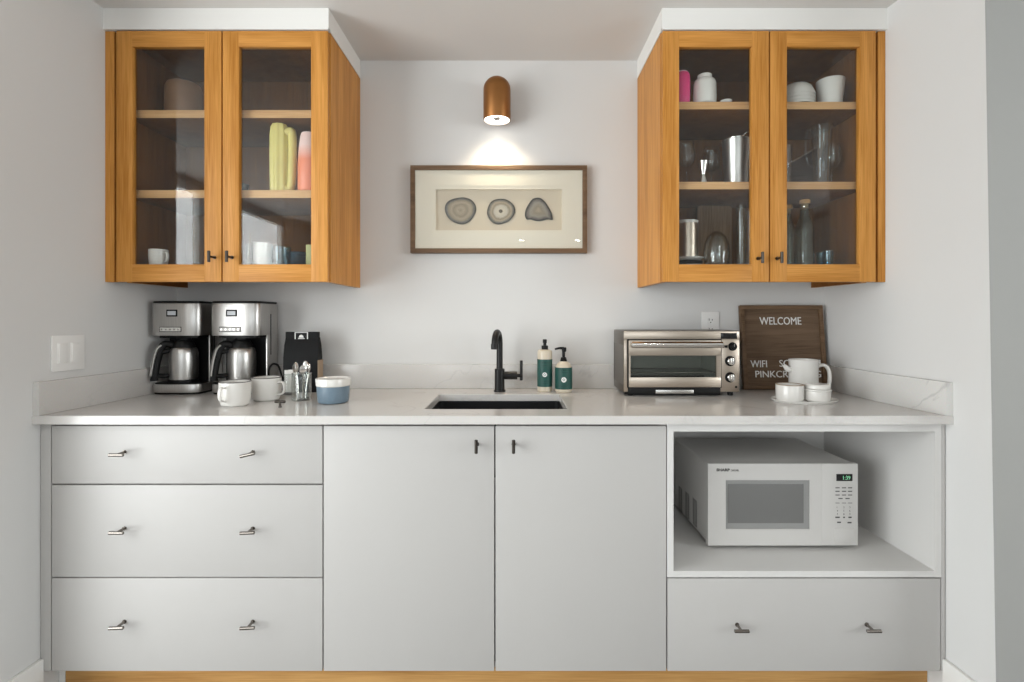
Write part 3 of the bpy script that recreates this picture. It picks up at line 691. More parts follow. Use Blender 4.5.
# ------------------------------------------------------------------ coffee makers and carafes
CW = .196; CD = .172
def dshape(w, d, fr, inset=0., n=10):
    """plan outline with a bowed front (front at y=0, back at y=d)"""
    h = w / 2 - inset; pts = [(h, d - inset), (-h, d - inset)]
    for i in range(n + 1):
        a = PI - PI * i / n
        cx, sx_ = math.cos(a), math.sin(a)
        px = h * math.copysign(abs(cx) ** .55, cx); py = fr - (fr - inset) * abs(sx_) ** .75
        pts.append((px, py))
    return pts
def coffee_maker(label, loc):
    t = thing('coffee_maker', label, 'coffee maker', loc, None, 'pair of steel coffee makers')
    b = NB(); prism(b, dshape(CW, CD, .045, .004, 20), 0, .010, .002); prism(b, [(-.091, .118), (.085, .118), (.085, CD - .004), (-.091, CD - .004)], .008, .24); prism(b, dshape(CW, CD, .045, .006, 20), .012, .044, .002)
    obj('body', b, 'black', t, False)
    b = NB(); prism(b, dshape(CW, CD - .03, .045, 0, 24), .008, .040, .002); obj('base_band', b, 'steelV', t, False)
    b = NB(); prism(b, dshape(CW, CD, .038, 0, 24), .232, .360, .002); obj('brew_head', b, 'steelV', t, False)
    b = NB(); prism(b, dshape(CW, CD, .038, .002, 24), .360, .369, .003); obj('lid', b, 'black', t, False)
    b = NB(); prism(b, dshape(CW, CD, .045, .02, 20), .222, .232); cyl(b, (0, .07, .214), .026, .010, seg=24); obj('filter_basket', b, 'black', t, False)
    b = NB(); box(b, CW / 2 - .005, CW / 2, .080, CD, .010, .232, .001, mi=0); box(b, CW / 2 - .001, CW / 2 + .0008, .108, .114, .15, .318, mi=1); obj('side_panel', b, ['steelV', 'black'], t, False)
    b = NB(); box(b, -.026, .018, -.0015, .008, .307, .335, .002, mi=0); box(b, -.020, .012, -.0024, .006, .313, .329, mi=1); obj('display', b, ['black', 'screen'], t, False)
    b = NB(); box(b, -.0535, .0335, -.0010, .012, .2465, .2675, .002, mi=0); box(b, -.051, .031, -.002, .010, .249, .265, .002, mi=1)
    for q in range(5): cyl(b, (-.043 + q * .0165, -.003, .257), .0042, .004, 'Y', 12, mi=2)
    obj('button_strip', b, ['black', 'white', 'steel'], t, False)
    return t
def carafe(label, loc):
    t = thing('thermal_carafe', label, 'carafe', loc, None, 'steel carafes in the coffee makers')
    b = NB(); lathe(b, [(0, 0), (.044, 0), (.049, .004), (.0515, .03), (.0525, .08), (.0515, .115), (.049, .130), (.043, .138), (0, .139)], seg=48); obj('carafe_body', b, 'steelV', t, False)
    b = NB(); lathe(b, [(.0505, .0), (.052, .0), (.052, .010), (.0495, .012)], seg=48); obj('base_ring', b, 'black', t, False)
    b = NB(); lathe(b, [(0, .136), (.041, .136), (.041, .146), (.034, .160), (.030, .168), (0, .168)], seg=40); obj('carafe_lid', b, 'black', t, False)
    d = Vector((-.80, -.60, 0)); up = Vector((0, 0, 1))
    path = spline([d * .036 + up * .148, d * .062 + up * .154, d * .078 + up * .134, d * .090 + up * .085, d * .098 + up * .030, d * .098 + up * .010], 8)
    b = NB(); tube(b, path, [.012] * len(path), 14, flat=(1.15, 1.0)); tube(b, [d * .045 + up * .03, d * .07 + up * .028, d * .092 + up * .03], .009, 10); tube(b, [d * .040 + up * .128, d * .062 + up * .125, d * .08 + up * .12], .009, 10)
    hd = obj('handle', b, 'black', t, False)
    p2 = spline([d * .076 + up * .150, d * .091 + up * .132, d * .102 + up * .085, d * .110 + up * .030], 8)
    b = NB(); tube(b, p2, [.0105] * len(p2), 14, flat=(.55, 1.3)); obj('handle_trim', b, 'steelV', hd, False)
    return t
c1 = (-1.3475, -.2, CT + .0003); c2 = (-1.113, -.2, CT + .0003)
cm1 = coffee_maker('steel and black coffee maker nearest the corner, by the light switch', c1)
cm2 = dup(cm1, c2, 'steel and black coffee maker standing behind the two white mugs', 'pair of steel coffee makers')
cf1 = carafe('steel thermal carafe in the coffee maker nearest the corner', (c1[0] + .004, c1[1] + .062, CT + .0447))
cf2 = dup(cf1, (c2[0] + .004, c2[1] + .062, CT + .0447), 'steel thermal carafe in the coffee maker behind the white mugs', 'steel carafes in the coffee makers')
# the power lead of the second machine
b = NB(); y_ = .10
tube(b, spline([(.100, .160, .030), (.103, .12, .020), (.104, .085, .050), (.109, .07, .090), (.124, .072, .114), (.142, .085, .104), (.152, .10, .050), (.150, .14, .008), (.13, .165, .006)], 8), .0042, 10)
obj('power_cord', b, 'black', cm2, False)

# ------------------------------------------------------------------ mugs, jars and small things on the left of the counter
def mug(name, label, loc, r, h, az, group=None, taper=.9, th=.004, rim=True, hw=.0055, out=.026):
    t = thing(name, label, 'mug', loc, None, group)
    b = NB(); lathe(b, [(0, 0), (r * taper - .006, 0), (r * taper, .005), (r * (taper + 1) / 2 + .001, h * .3), (r, h * .65), (r, h - .001), (r - .001, h), (r - th, h - .001), (r - th, h * .6), (r * taper - th, .01), (0, .008)], seg=48); obj('mug_body', b, 'white', t, False)
    if rim:
        b = NB(); lathe(b, [(r - th * .9, h - .0012), (r - th * .7, h + .0012), (r + .0006, h + .001), (r + .0006, h - .0015)], seg=48); obj('rim', b, 'rim', t, False)
    b = NB(); p = sweep_handle((0, 0, 0), az, r, h * .78, r * .97, h * .24, out); tube(b, p, [hw] * len(p), 12, flat=(.65, 1.15)); obj('handle', b, 'white', t, False)
    return t
mug('mug', 'white mug with its handle turned to the front, below the second coffee maker', (X(235.2, -.44), -.44, CT + .0003), .051, .083, math.radians(-99), 'white mugs by the coffee makers')
mug('mug', 'white mug with its handle to the right, beside the glass jar of spoons', (X(266.6, -.325), -.325, CT + .0003), .051, .084, math.radians(-15), 'white mugs by the coffee makers')
b = NB(); cyl(b, (0, 0, .0), .0055, .004, seg=16); cyl(b, (0, 0, .003), .0036, .014, seg=14); tube(b, [(-.018, 0, .0195), (-.017, 0, .0195), (.017, 0, .0195), (.018, 0, .0195)], [.003, .0044, .0044, .003], 14)
solo('loose_knob', b, 'pull', 'tiny black T-shaped knob standing loose in front of the mugs', 'knob', (X(280, -.485), -.485, CT + .0003))
# black coffee bag
bx, by = X(303, -.105), -.105
t = thing('coffee_bag', 'black paper coffee bag with a small white-edged label, behind the jars', 'bag', (bx, by, CT + .0003))
hw = .070; hb = Z(332, -.13) - CT
b = NB()
prof = [(0, .030), (.02, .034), (.14, .032), (.19, .020), (.215, .010), (.222, .007)]
rings = []
for z, dd in prof:
    wv = hw if z < .2 else hw * .985
    rings.append([b.verts.new((x_, y_, z)) for x_, y_ in ((-wv, -dd * .8), (-wv * .5, -dd), (0, -dd * 1.03), (wv * .5, -dd), (wv, -dd * .8), (wv * .96, 0), (wv, dd * .8), (0, dd), (-wv, dd * .8), (-wv * .96, 0))])
for A, B in zip(rings[:-1], rings[1:]):
    for i in range(10): j = (i + 1) % 10; b.faces.new((A[i], A[j], B[j], B[i]))
b.faces.new(rings[0][::-1]); b.faces.new(rings[-1]); bmesh.ops.recalc_face_normals(b, faces=list(b.faces))
obj('bag_body', b, 'blackpaper', t, False)
b = NB(); box(b, -hw * .98, hw * .95, -.0085, .0085, .200, hb, .002); obj('folded_top', b, 'blackpaper', t, False)
b = NB(); box(b, -.030, .024, -.0100, -.0085, hb - .038, hb - .001, mi=0); box(b, -.026, .020, -.0104, -.0086, hb - .033, hb - .004, mi=1)
prism(b, [(-.012 + .02 * math.cos(PI * i / 10) * .5 + .009, hb - .024 + .012 * math.sin(PI * i / 10)) for i in range(11)], -.0109, -.0100, mi=0, mat=XZ); box(b, -.016, .011, -.0109, -.010, hb - .029, hb - .026, mi=0)
obj('label_tag', b, ['labelwhite', 'blackpaper'], t, False)
b = NB(); box(b, hw + .0005, hw + .005, -.028, .02, .002, .13); obj('side_flap', b, 'kraft', t, False)
# glass jars with their contents
def jar(name, label, loc, r, h, mat='glassware', cat='jar'):
    t = thing(name, label, cat, loc)
    b = NB(); lathe(b, [(0, 0), (r - .004, 0), (r, .004), (r, h * .86), (r * .97, h - .004), (r, h), (r - .003, h), (r - .004, h * .86), (r - .0035, .008), (0, .007)], seg=40); obj('jar_glass', b, mat, t, False)
    b = NB(); lathe(b, [(r - .0032, h - .002), (r - .001, h + .0012), (r + .0008, h), (r + .0004, h - .003)], seg=40); obj('jar_lip', b, 'glassware', t, False)
    return t
j1 = (X(301.7, -.33), -.33, CT + .0003)
jar('glass_jar', 'clear glass jar holding spoons, between the mugs and the blue canister', j1, .0345, .100)
def spoon_mesh(L):
    b = NB(); pts = spline([(0, 0, 0), (0, .001, L * .35), (0, -.001, L * .68), (0, .001, L * .74)], 5); tube(b, pts, [.0026] * len(pts), 8, flat=(.5, 1.3))
    c = Vector((0, 0, L * .88)); n = 12
    for s in range(6):
        pass
    t = bmesh.new(); bmesh.ops.create_uvsphere(t, u_segments=16, v_segments=10, radius=1)
    for v in t.verts: v.co = Vector((v.co.x * .0125, v.co.y * .0045 + (v.co.x ** 2) * -.003, v.co.z * L * .15)) + c
    merge(b, t); return b
sp0 = None
labels = ['steel spoon leaning to the blue canister side of the jar', 'steel spoon at the back of the jar, leaning to the canister', 'steel spoon at the back of the jar, nearest the coffee bag', 'steel spoon leaning to the mug side of the jar', 'steel spoon at the front of the jar of spoons', ]
for k in range(5):
    th_ = 2 * PI * k / 5 + .25; L = (.122, .130, .126, .124, .119)[k]
    if sp0 is None: o = solo('spoon', spoon_mesh(.126), 'chrome', labels[k], 'spoon', (0, 0, 0), 'spoons in the glass jar'); sp0 = o
    else: o = sp0.copy(); COL.objects.link(o); o['label'] = labels[k]
    dv = Vector((math.cos(th_) * .10, math.sin(th_) * .10, 1)).normalized()
    q = Vector((0, 0, 1)).rotation_difference(dv) @ Matrix.Rotation(th_ + PI / 2, 3, 'Z').to_quaternion()
    o.rotation_euler = q.to_euler(); o.scale = (1, 1, L / .126)
    o.location = (j1[0] + math.cos(th_) * .0145, j1[1] + math.sin(th_) * .0145, CT + .010)
j2 = (X(290.5, -.185), -.185, CT + .0003)
jar('glass_jar', 'small glass jar of white packets in front of the black coffee bag', j2, .027, .082)
pk = None
for k, (dx, dy, rz, rx) in enumerate(((-.009, -.006, .1, .06), (.007, -.009, -.25, .10), (0, .006, .5, -.04), (.011, .008, -.6, -.10))):
    lab = ['white paper packet at the front of the small jar', 'white paper packet at the front right of the small jar', 'white paper packet in the middle of the small jar', 'white paper packet at the back of the small jar'][k]
    if pk is None:
        b = NB(); box(b, -.011, .011, -.0016, .0016, 0, .088, .0012); pk = solo('sugar_packet', b, 'packet', lab, 'packet', (0, 0, 0), 'packets in the small jar'); o = pk
    else: o = pk.copy(); COL.objects.link(o); o['label'] = lab
    o.location = (j2[0] + dx, j2[1] + dy, CT + .009); o.rotation_euler = (rx * .5, 0, rz)
# blue canister
t = thing('canister', 'blue-grey ceramic canister with a white lid, right of the jar of spoons', 'canister', (X(333.3, -.38), -.38, CT + .0003))
b = NB(); lathe(b, [(0, 0), (.045, 0), (.051, .003), (.0535, .010), (.0555, .03), (.0565, .058), (.0565, .060), (.052, .060), (.050, .01), (0, .008)], seg=56); obj('canister_body', b, 'bluegrey', t, False)
b = NB(); lathe(b, [(.0, .0605), (.0572, .0605), (.0592, .063), (.0605, .085), (.0595, .0875), (.056, .0875), (.053, .084), (0, .083)], seg=56); obj('canister_lid', b, 'white', t, False)

# ------------------------------------------------------------------ letter board, tray set
LBW, LBH = .352, .356; lx0 = .9555
lean = math.radians(-6.6)
t = thing('letter_board', 'walnut letter board reading WELCOME, leaning in the corner of the counter', 'letter board', (lx0, -.066, CT + .0028), (lean, 0, 0))
b = NB(); fw = .017
box(b, 0, LBW, 0, .02, LBH - fw, LBH, .0015); box(b, 0, LBW, 0, .02, 0, fw, .0015); box(b, 0, fw, 0.0002, .02, fw, LBH - fw, .001); box(b, LBW - fw, LBW, .0002, .02, fw, LBH - fw, .001)
obj('board_frame', b, 'walnut', t, False)
b = NB(); box(b, fw - .001, LBW - fw + .001, .010, .019, fw - .001, LBH - fw + .001)
for k in range(48): z_ = fw + .004 + (LBH - 2 * fw - .006) * k / 47; box(b, fw, LBW - fw, .0085, .0101, z_ - .0016, z_ + .0016)
obj('letter_panel', b, 'felt', t, False)
b = NB(); ky = K(-.05); lv = lambda v: (Z(v, -.05) - CT) / math.cos(lean); lu = lambda u: X(u, -.05) - lx0
for s, u0, u1, v0, v1 in (('WELCOME', 762.3, 804.3, 317.6, 325.2), ('WIFI', 751, 767.3, 361, 367.8), ('SC', 779.8, 789.5, 360.5, 367.3), ('I', 819.7, 820.9, 360.5, 367.3), ('PINKCROSSING', 755.3, 820.8, 371.2, 377.8)):
    Tm = Matrix.Translation((lu(u0), .0084, lv(v1))) @ Matrix.Rotation(PI / 2, 4, 'X')
    b = NB(); text(b, s, Tm, lu(u1) - lu(u0), lv(v0) - lv(v1), .0025); obj('lettering', b, 'labelwhite', t, False)
# tray
tx_, ty_ = X(804.3, -.355), -.355
b = NB(); lathe(b, [(0, .002), (.098, .002), (.108, .004), (.117, .010), (.1175, .0085), (.109, 0), (.09, 0), (0, 0)][::-1], seg=72, squash=(1, .68))
solo('serving_tray', b, 'enamel', 'oval white tray under the two small round pots', 'tray', (tx_, ty_, CT + .0003))
zt0 = CT + .0028
t = thing('sugar_bowl', 'open-topped white ceramic pot on the oval tray', 'pot', (X(789.6, -.36), -.36, zt0))
b = NB(); r = .0462; lathe(b, [(0, 0), (r - .008, 0), (r - .001, .006), (r, .015), (r, .058), (r - .001, .060), (r - .005, .059), (r - .005, .012), (0, .008)], seg=48); obj('bowl_body', b, 'enamel', t, False)
b = NB(); lathe(b, [(r - .0045, .0585), (r - .003, .0612), (r, .0605), (r + .0004, .0585)], seg=48); obj('rim', b, 'kraft', t, False)
t = thing('sugar_bowl', 'lidded white ceramic pot on the oval tray, below the pitcher handle', 'pot', (X(817.2, -.372), -.372, zt0))
b = NB(); r = .0435; lathe(b, [(0, 0), (r - .008, 0), (r - .001, .006), (r, .015), (r, .038), (r + .003, .041), (r + .003, .045), (r - .004, .046), (0, .046)], seg=48); obj('bowl_body', b, 'enamel', t, False)
b = NB(); lathe(b, [(0, .0463), (r - .003, .0463), (r - .001, .049), (r - .001, .059), (r - .005, .063), (0, .064)], seg=48); obj('bowl_lid', b, 'enamel', t, False)
# pitcher
px, py = X(803.4, -.2), -.2
t = thing('pitcher', 'tall white enamel pitcher with a broad handle, behind the oval tray', 'pitcher', (px, py, CT + .0003))
r = .0525; h = Z(359.3, -.2) - CT
b = NB(); lathe(b, [(0, 0), (r - .006, 0), (r - .001, .004), (r, .012), (r, h - .010), (r + .0015, h - .007), (r + .0015, h - .001), (r, h), (r - .003, h - .001), (r - .004, h - .012), (r - .004, .01), (0, .008)], seg=56); obj('pitcher_body', b, 'enamel', t, False)
b = NB(); d = Vector((1, -.12, 0)).normalized(); up = Vector((0, 0, 1))
p = spline([d * (r - .003) + up * (h - .028), d * (r + .022) + up * (h - .022), d * (r + .040) + up * (h - .040), d * (r + .044) + up * (h - .075), d * (r + .036) + up * (h - .105), d * (r - .003) + up * (h - .118)], 8)
tube(b, p, [.0075] * len(p), 14, flat=(.9, 1.35)); obj('handle', b, 'enamel', t, False)
b = NB(); p = spline([(-r + .004, 0, h - .042), (-r - .012, -.004, h - .038), (-r - .020, -.006, h - .030), (-r - .027, -.008, h - .024)], 6); tube(b, p, [.0125 - .006 * i / (len(p) - 1) for i in range(len(p))], 14); obj('spout', b, 'enamel', t, False)

# ------------------------------------------------------------------ wall fittings
# outlet
ox, oz = X(710, 0), Z(325.3, 0)
t = thing('wall_outlet', 'white electrical outlet on the back wall behind the toaster oven', 'outlet', (ox, -.0005, oz))
b = NB(); box(b, -.037, .037, -.006, 0, -.058, .058, .002); obj('cover_plate', b, 'outlet', t, False)
for s in (-1, 1):
    b = NB(); prism(b, rrect(-.0165, .0165, s * .020 - .0145, s * .020 + .0145, .006), -.0075, -.005, mat=XZ, mi=0)
    for xx, hh in ((-.0065, .0085), (.0065, .0065)): box(b, xx - .0012, xx + .0012, -.0079, -.006, s * .020 + .001 - hh * .1, s * .020 + .001 + hh, mi=1)
    cyl(b, (0, -.0079, s * .020 - .0075), .0024, .002, 'Y', 12, mi=1)
    obj('socket', b, ['outlet', 'slot'], t, False)
# switch on the left wall
sy, sz = -.52, Z(352.8, -.52); ang = math.atan2(wl(-.46) - wl(-.58), .12)
t = thing('light_switch', 'double light switch plate on the left wall above the side splash', 'light switch', (wl(sy) + .0005, sy, sz), (0, 0, -ang))
b = NB(); box(b, 0, .006, -.058, .058, -.058, .058, .002); obj('cover_plate', b, 'outlet', t, False)
for s in (-1, 1):
    b = NB(); box(b, .004, .0075, s * .023 - .017, s * .023 + .017, -.034, .034, .001); box(b, .006, .0105, s * .023 - .0145, s * .023 + .0145, -.031, .031, .0025); obj('rocker', b, 'outlet', t, False)
# sconce
sx, sy = X(497, -.085), -.085
sb = Z(120.5, -.085); R = .0565; Hh = Z(77, -.085) - sb
t = thing('wall_sconce', 'copper dome-topped downlight on the wall above the framed agates', 'wall lamp', (sx, sy, sb))
prof = [(R - .003, .001), (R - .001, 0), (R, .002)] + [(R, Hh - R * .95 - .0)] + [(R * math.cos(a), Hh - R * .95 + R * .95 * math.sin(a)) for a in [PI / 2 * i / 12 for i in range(1, 12)]] + [(0, Hh)]
b = NB(); lathe(b, prof, seg=56); obj('lamp_shade', b, 'copper', t, False)
b = NB(); lathe(b, [(R - .001, .0005), (R - .004, .0006), (R - .006, .02), (0, .022)], seg=48); obj('shade_lining', b, 'lampin', t, False)
b = NB(); lathe(b, [(.020, .008), (.046, .008), (.048, .014), (.020, .014)], seg=48); obj('light_ring', b, 'led', t, False)
b = NB(); lathe(b, [(0, .003), (.012, .004), (.019, .010), (.019, .016), (0, .016)], seg=32); obj('light_core', b, 'ledcore', t, False)
b = NB(); cyl(b, (0, .05, Hh * .55), .022, -sy - .0505 - .004, 'Y', 24); cyl(b, (0, -sy - .0055, Hh * .55), .045, .005, 'Y', 36, .001); obj('wall_bracket', b, 'copper', t, False)
# framed agates
fy0 = -.032
ax0, ax1, az1, az0 = X(410.2, fy0), X(587.2, fy0), Z(165.2, fy0), Z(252.8, fy0)
acx, acz = (ax0 + ax1) / 2, (az0 + az1) / 2
t = thing('framed_agates', 'walnut shadow-box frame with three agate slices below the copper lamp', 'picture', (acx, 0, acz))
b = NB(); fw = .0195
box(b, ax0, ax1, fy0, -.001, az1 - fw, az1, .001); box(b, ax0, ax1, fy0, -.001, az0, az0 + fw, .001); box(b, ax0, ax0 + fw, fy0 + .0002, -.001, az0 + fw, az1 - fw, .001); box(b, ax1 - fw, ax1, fy0 + .0002, -.001, az0 + fw, az1 - fw, .001)
obj('picture_frame', b, 'walnut', t)
ym = -.022
mx0_, mx1_, mz1_, mz0_ = X(435.6, ym), X(562, ym), Z(189.3, ym), Z(230.2, ym)
b = NB()
mat_ring_(b, ax0 + fw - .001, ax1 - fw + .001, az0 + fw - .001, az1 - fw + .001, mx0_ - .014, mx1_ + .014, mz0_ - .014, mz1_ + .014, ym - .002, ym)
mat_ring_(b, ax0 + fw - .001, ax1 - fw + .001, az0 + fw - .001, az1 - fw + .001, mx0_, mx1_, mz0_, mz1_, ym, -.006)
obj('mount', b, 'mat', t)
b = NB(); box(b, ax0 + .01, ax1 - .01, -.006, -.002, az0 + .01, az1 - .01); obj('backing', b, 'matback', t)
def slice_(u, v, outline, tones, nm):
    b = NB(); n = len(outline); rn = 10; k = K(-.012); cx, cz = X(u, -.012), Z(v, -.012)
    lay = b.verts.layers.float.new('ring'); rings = []
    for j in range(1, rn + 1):
        f = j / rn; rg = []
        for (px_, pz_) in outline:
            vv = b.verts.new((px_ * f * k, -.005 if j < rn else -.0042, -pz_ * f * k)); vv[lay] = f; rg.append(vv)
        rings.append(rg)
    c = b.verts.new((0, -.005, 0)); c[lay] = 0
    for i in range(n): b.faces.new((c, rings[0][i], rings[0][(i + 1) % n]))
    for A, B in zip(rings[:-1], rings[1:]):
        for i in range(n): j = (i + 1) % n; b.faces.new((A[i], B[i], B[j], A[j]))
    bk = []
    for vv in rings[-1]: q = b.verts.new((vv.co.x, 0, vv.co.z)); q[lay] = 1; bk.append(q)
    for i in range(n): j = (i + 1) % n; b.faces.new((rings[-1][i], bk[i], bk[j], rings[-1][j]))
    b.faces.new(bk); bmesh.ops.recalc_face_normals(b, faces=list(b.faces))
    o = obj('agate_slice', b, agate(nm, tones), t, False); o.location = Vector((cx, -.0061, cz)) - Vector(t.location)
def outline(r, wob):
    out = []
    for i in range(48):
        a = 2 * PI * i / 48; s = 1 + sum(m * math.cos(k * a + p) for k, m, p in wob); out.append((r[0] * s * math.cos(a), r[1] * s * math.sin(a)))
    return out
g1, g2, g3, dk = (.37, .30, .22), (.24, .195, .14), (.44, .37, .28), (.03, .026, .022)
o1 = outline((15.2, 13.8), ((2, .03, 0), (3, .045, 1.9), (5, .01, .3)))
slice_(460.6, 210.2, o1, [(0, g2), (.2, g1), (.45, g2), (.6, g1), (.78, g2), (.86, (.12, .11, .10)), (.97, dk)], 'agate_grey')
o2 = outline((13.8, 13.0), ((2, .03, 1.), (3, .03, .4), (6, .012, 1)))
slice_(500.8, 211.2, o2, [(0, (.05, .04, .035)), (.12, (.09, .07, .05)), (.17, (.55, .49, .40)), (.45, (.48, .43, .36)), (.6, g2), (.72, g1), (.86, (.15, .14, .12)), (.97, dk)], 'agate_cream')
o3 = [(-1, -12.8), (2.5, -12), (6.5, -8.5), (10, -3.5), (13, 2.5), (14, 6.5), (14, 9.5), (11, 9), (8, 9.2), (4, 10.3), (0, 10.8), (-4, 10.2), (-8, 9), (-11.5, 9.2), (-13.6, 6), (-13.4, 1), (-11.4, -4), (-8.5, -8.5), (-5.5, -11.8)]
o3 = [(p.x, p.y) for p in spline([(a, c, 0) for a, c in o3 + o3[:1]], 3)[:-1]]
slice_(538.6, 210.3, o3, [(0, g1), (.3, g2), (.6, (.27, .24, .20)), (.82, (.12, .10, .09)), (.9, (.03, .026, .022)), (1, (.03, .026, .022))], 'agate_brown')
b = NB(); box(b, ax0 + fw - .002, ax1 - fw + .002, -.0275, -.0255, az0 + fw - .002, az1 - fw + .002); obj('glass_pane', b, 'pane', t)

# ------------------------------------------------------------------ things inside the left wall cabinet
def tumbler_mesh(r0, r1, h, th=.0022, seg=36, base=.006):
    b = NB(); lathe(b, [(0, 0), (r0 - .001, 0), (r0, .002), (r1, h - .001), (r1 - th * .5, h), (r1 - th, h - .001), (r0 - th, base + .002), (0, base)], seg=seg); return b
zs1, zs2 = ZL[0] + .0004, ZL[1] + .0004; f0 = FL + .0004
b = NB(); r = .066; h = Z(83, -.2) - zs1; lathe(b, [(0, 0), (r - .006, 0), (r, .006), (r, h - .03), (r - .008, h - .010), (r - .022, h - .002), (.014, h), (0, h)], seg=40)
solo('stoneware_crock', b, 'brownpot', 'rounded brown crock on the top shelf of the cabinet over the coffee makers', 'crock', (X(184, -.2), -.2, zs1))
# yellow fluted jug
yl = (X(283, -.305), -.305, zs2); h = Z(124.5, -.305) - zs2
t = thing('fluted_jug', 'tall yellow fluted jug on the middle shelf beside the coral bottle', 'jug', yl)
b = NB(); n = 64; prof = [(0, .030), (.01, .033), (h * .3, .034), (h * .6, .0345), (h * .85, .034), (h - .012, .031), (h, .024)]
rings = []
for z, rr in prof: rings.append([b.verts.new((rr * (1 + .06 * math.cos(8 * 2 * PI * i / n)) * math.cos(2 * PI * i / n) - .014, rr * .8 * (1 + .06 * math.cos(8 * 2 * PI * i / n)) * math.sin(2 * PI * i / n), z)) for i in range(n)])
for A, B in zip(rings[:-1], rings[1:]):
    for i in range(n): j = (i + 1) % n; b.faces.new((A[i], A[j], B[j], B[i]))
b.faces.new(rings[0][::-1]); b.faces.new(rings[-1]); obj('jug_body', b, 'yellow', t, False)
b = NB(); p = spline([(.006, 0, .017), (.026, .004, .016), (.033, .004, h * .4), (.032, .004, h * .86), (.020, .002, h - .030), (.002, 0, h - .036)], 8); tube(b, p, [.0158] * len(p), 16, flat=(1, 1.2)); obj('handle', b, 'yellow', t, False)
b = NB(); r = .041; h = Z(134, -.31) - zs2; lathe(b, [(0, 0), (r - .004, 0), (r, .006), (r, h * .45), (r - .004, h * .75), (r - .009, h - .012), (r - .013, h), (.012, h), (0, h - .002)], seg=40)
solo('ceramic_bottle', b, 'coral', 'coral and pale pink bottle on the middle shelf', 'bottle', (X(309.5, -.31), -.31, zs2))
b = NB(); lathe(b, [(0, 0), (.022, 0), (.030, .012), (.034, .028), (.032, .028), (.027, .012), (0, .006)], seg=32)
solo('dipping_bowl', b, 'darkdish', 'small dark blue bowl on the middle shelf near the cabinet doors meeting', 'bowl', (X(239, -.31), -.31, zs2))
mug('mug', 'small white cup alone on the bottom shelf of the cabinet over the coffee makers', (X(158.5, -.31), -.31, f0), .032, Z(249.7, -.31) - f0, math.radians(-25), None, .86, .0035, False, .005, .022)
b = tumbler_mesh(.031, .034, Z(243.2, -.3) - f0, .003)
solo('tumbler', b, 'white', 'white tumbler beside the drinking straw on the bottom shelf', 'cup', (X(262.7, -.3), -.3, f0))
b = tumbler_mesh(.031, .0335, Z(246.8, -.3) - f0, .0025)
solo('glass_tumbler', b, 'glassblue', 'clear glass tumbler between the white tumbler and the dark dish', 'glass', (X(281.6, -.3), -.3, f0), 'clear tumblers')
b = tumbler_mesh(.0215, .0235, Z(243.5, -.31) - f0, .002)
st = (X(246.3, -.31), -.31, f0)
solo('glass_tumbler', b, 'glassware', 'narrow glass tumbler holding a wooden straw', 'glass', st, 'clear tumblers')
b = NB(); tube(b, [(.006, .0, .0075), (.011, .0, .075), (.0148, 0, .127)], .0028, 10)
solo('drinking_straw', b, 'straw', 'wooden straw standing in the narrow glass tumbler', 'straw', st)
b = NB(); lathe(b, [(0, 0), (.026, 0), (.032, .01), (.039, .05), (.0395, .066), (.037, .066), (.0365, .05), (.029, .012), (0, .008)], seg=40)
for z_ in (.048, .060): lathe(b, [(.0385, z_), (.041, z_ + .002), (.041, z_ + .005), (.0385, z_ + .007)], seg=40)
solo('stacking_bowl', b, 'darkdish', 'dark blue-grey ribbed bowl behind the glass tumbler', 'bowl', (X(297.3, -.215), -.215, f0))
b = NB(); prism(b, rrect(-.020, .020, -.012, .012, .006), 0, .085, .003); 
solo('tea_tin', b, 'limelabel', 'lime-coloured tin at the end of the bottom shelf behind the door frame', 'tin', (X(312, -.3), -.3, f0))

# ------------------------------------------------------------------ things inside the right wall cabinet
q1, q2 = ZR[0] + .0004, ZR[1] + .0004; g0 = FR + .0004
t = thing('silicone_cup', 'bright pink cup with a pale rim at the end of the top shelf', 'cup', (X(681.5, -.30), -.30, q1))
h = Z(72.3, -.3) - q1; r = .031
b = NB(); lathe(b, [(0, 0), (r - .008, 0), (r - .002, .008), (r, .03), (r, h - .03), (r - .002, h - .012), (r - .006, h - .006), (0, h - .006)], seg=36); obj('cup_body', b, 'pink', t, False)
b = NB(); lathe(b, [(r - .0065, h - .0065), (r - .0035, h - .008), (r - .009, h - .001), (r - .013, h), (0, h - .003)], seg=36); obj('rim', b, 'pinkrim', t, False)
t = thing('ceramic_jar', 'white ceramic jar with a short neck on the top shelf beside the pink cup', 'jar', (X(704.7, -.3), -.3, q1))
h = Z(75.3, -.3) - q1; r = .042
b = NB(); lathe(b, [(0, 0), (r - .008, 0), (r - .001, .006), (r, .03), (r - .001, h - .034), (r - .006, h - .021), (r - .014, h - .0155), (.027, h - .015), (0, h - .015)], seg=48); obj('jar_body', b, 'white', t, False)
b = NB(); lathe(b, [(0, h - .0148), (.0255, h - .0148), (.0262, h - .002), (.024, h), (.020, h), (.0195, h - .004), (0, h - .004)], seg=40); obj('jar_neck', b, 'white', t, False)
b = NB(); lathe(b, [(0, 0), (.012, 0), (.019, .005), (.0215, .010), (.020, .010), (.016, .005), (0, .003)], seg=32)
solo('pinch_bowl', b, 'white', 'tiny pale dish right of the white ceramic jar', 'dish', (X(726, -.325), -.325, q1))
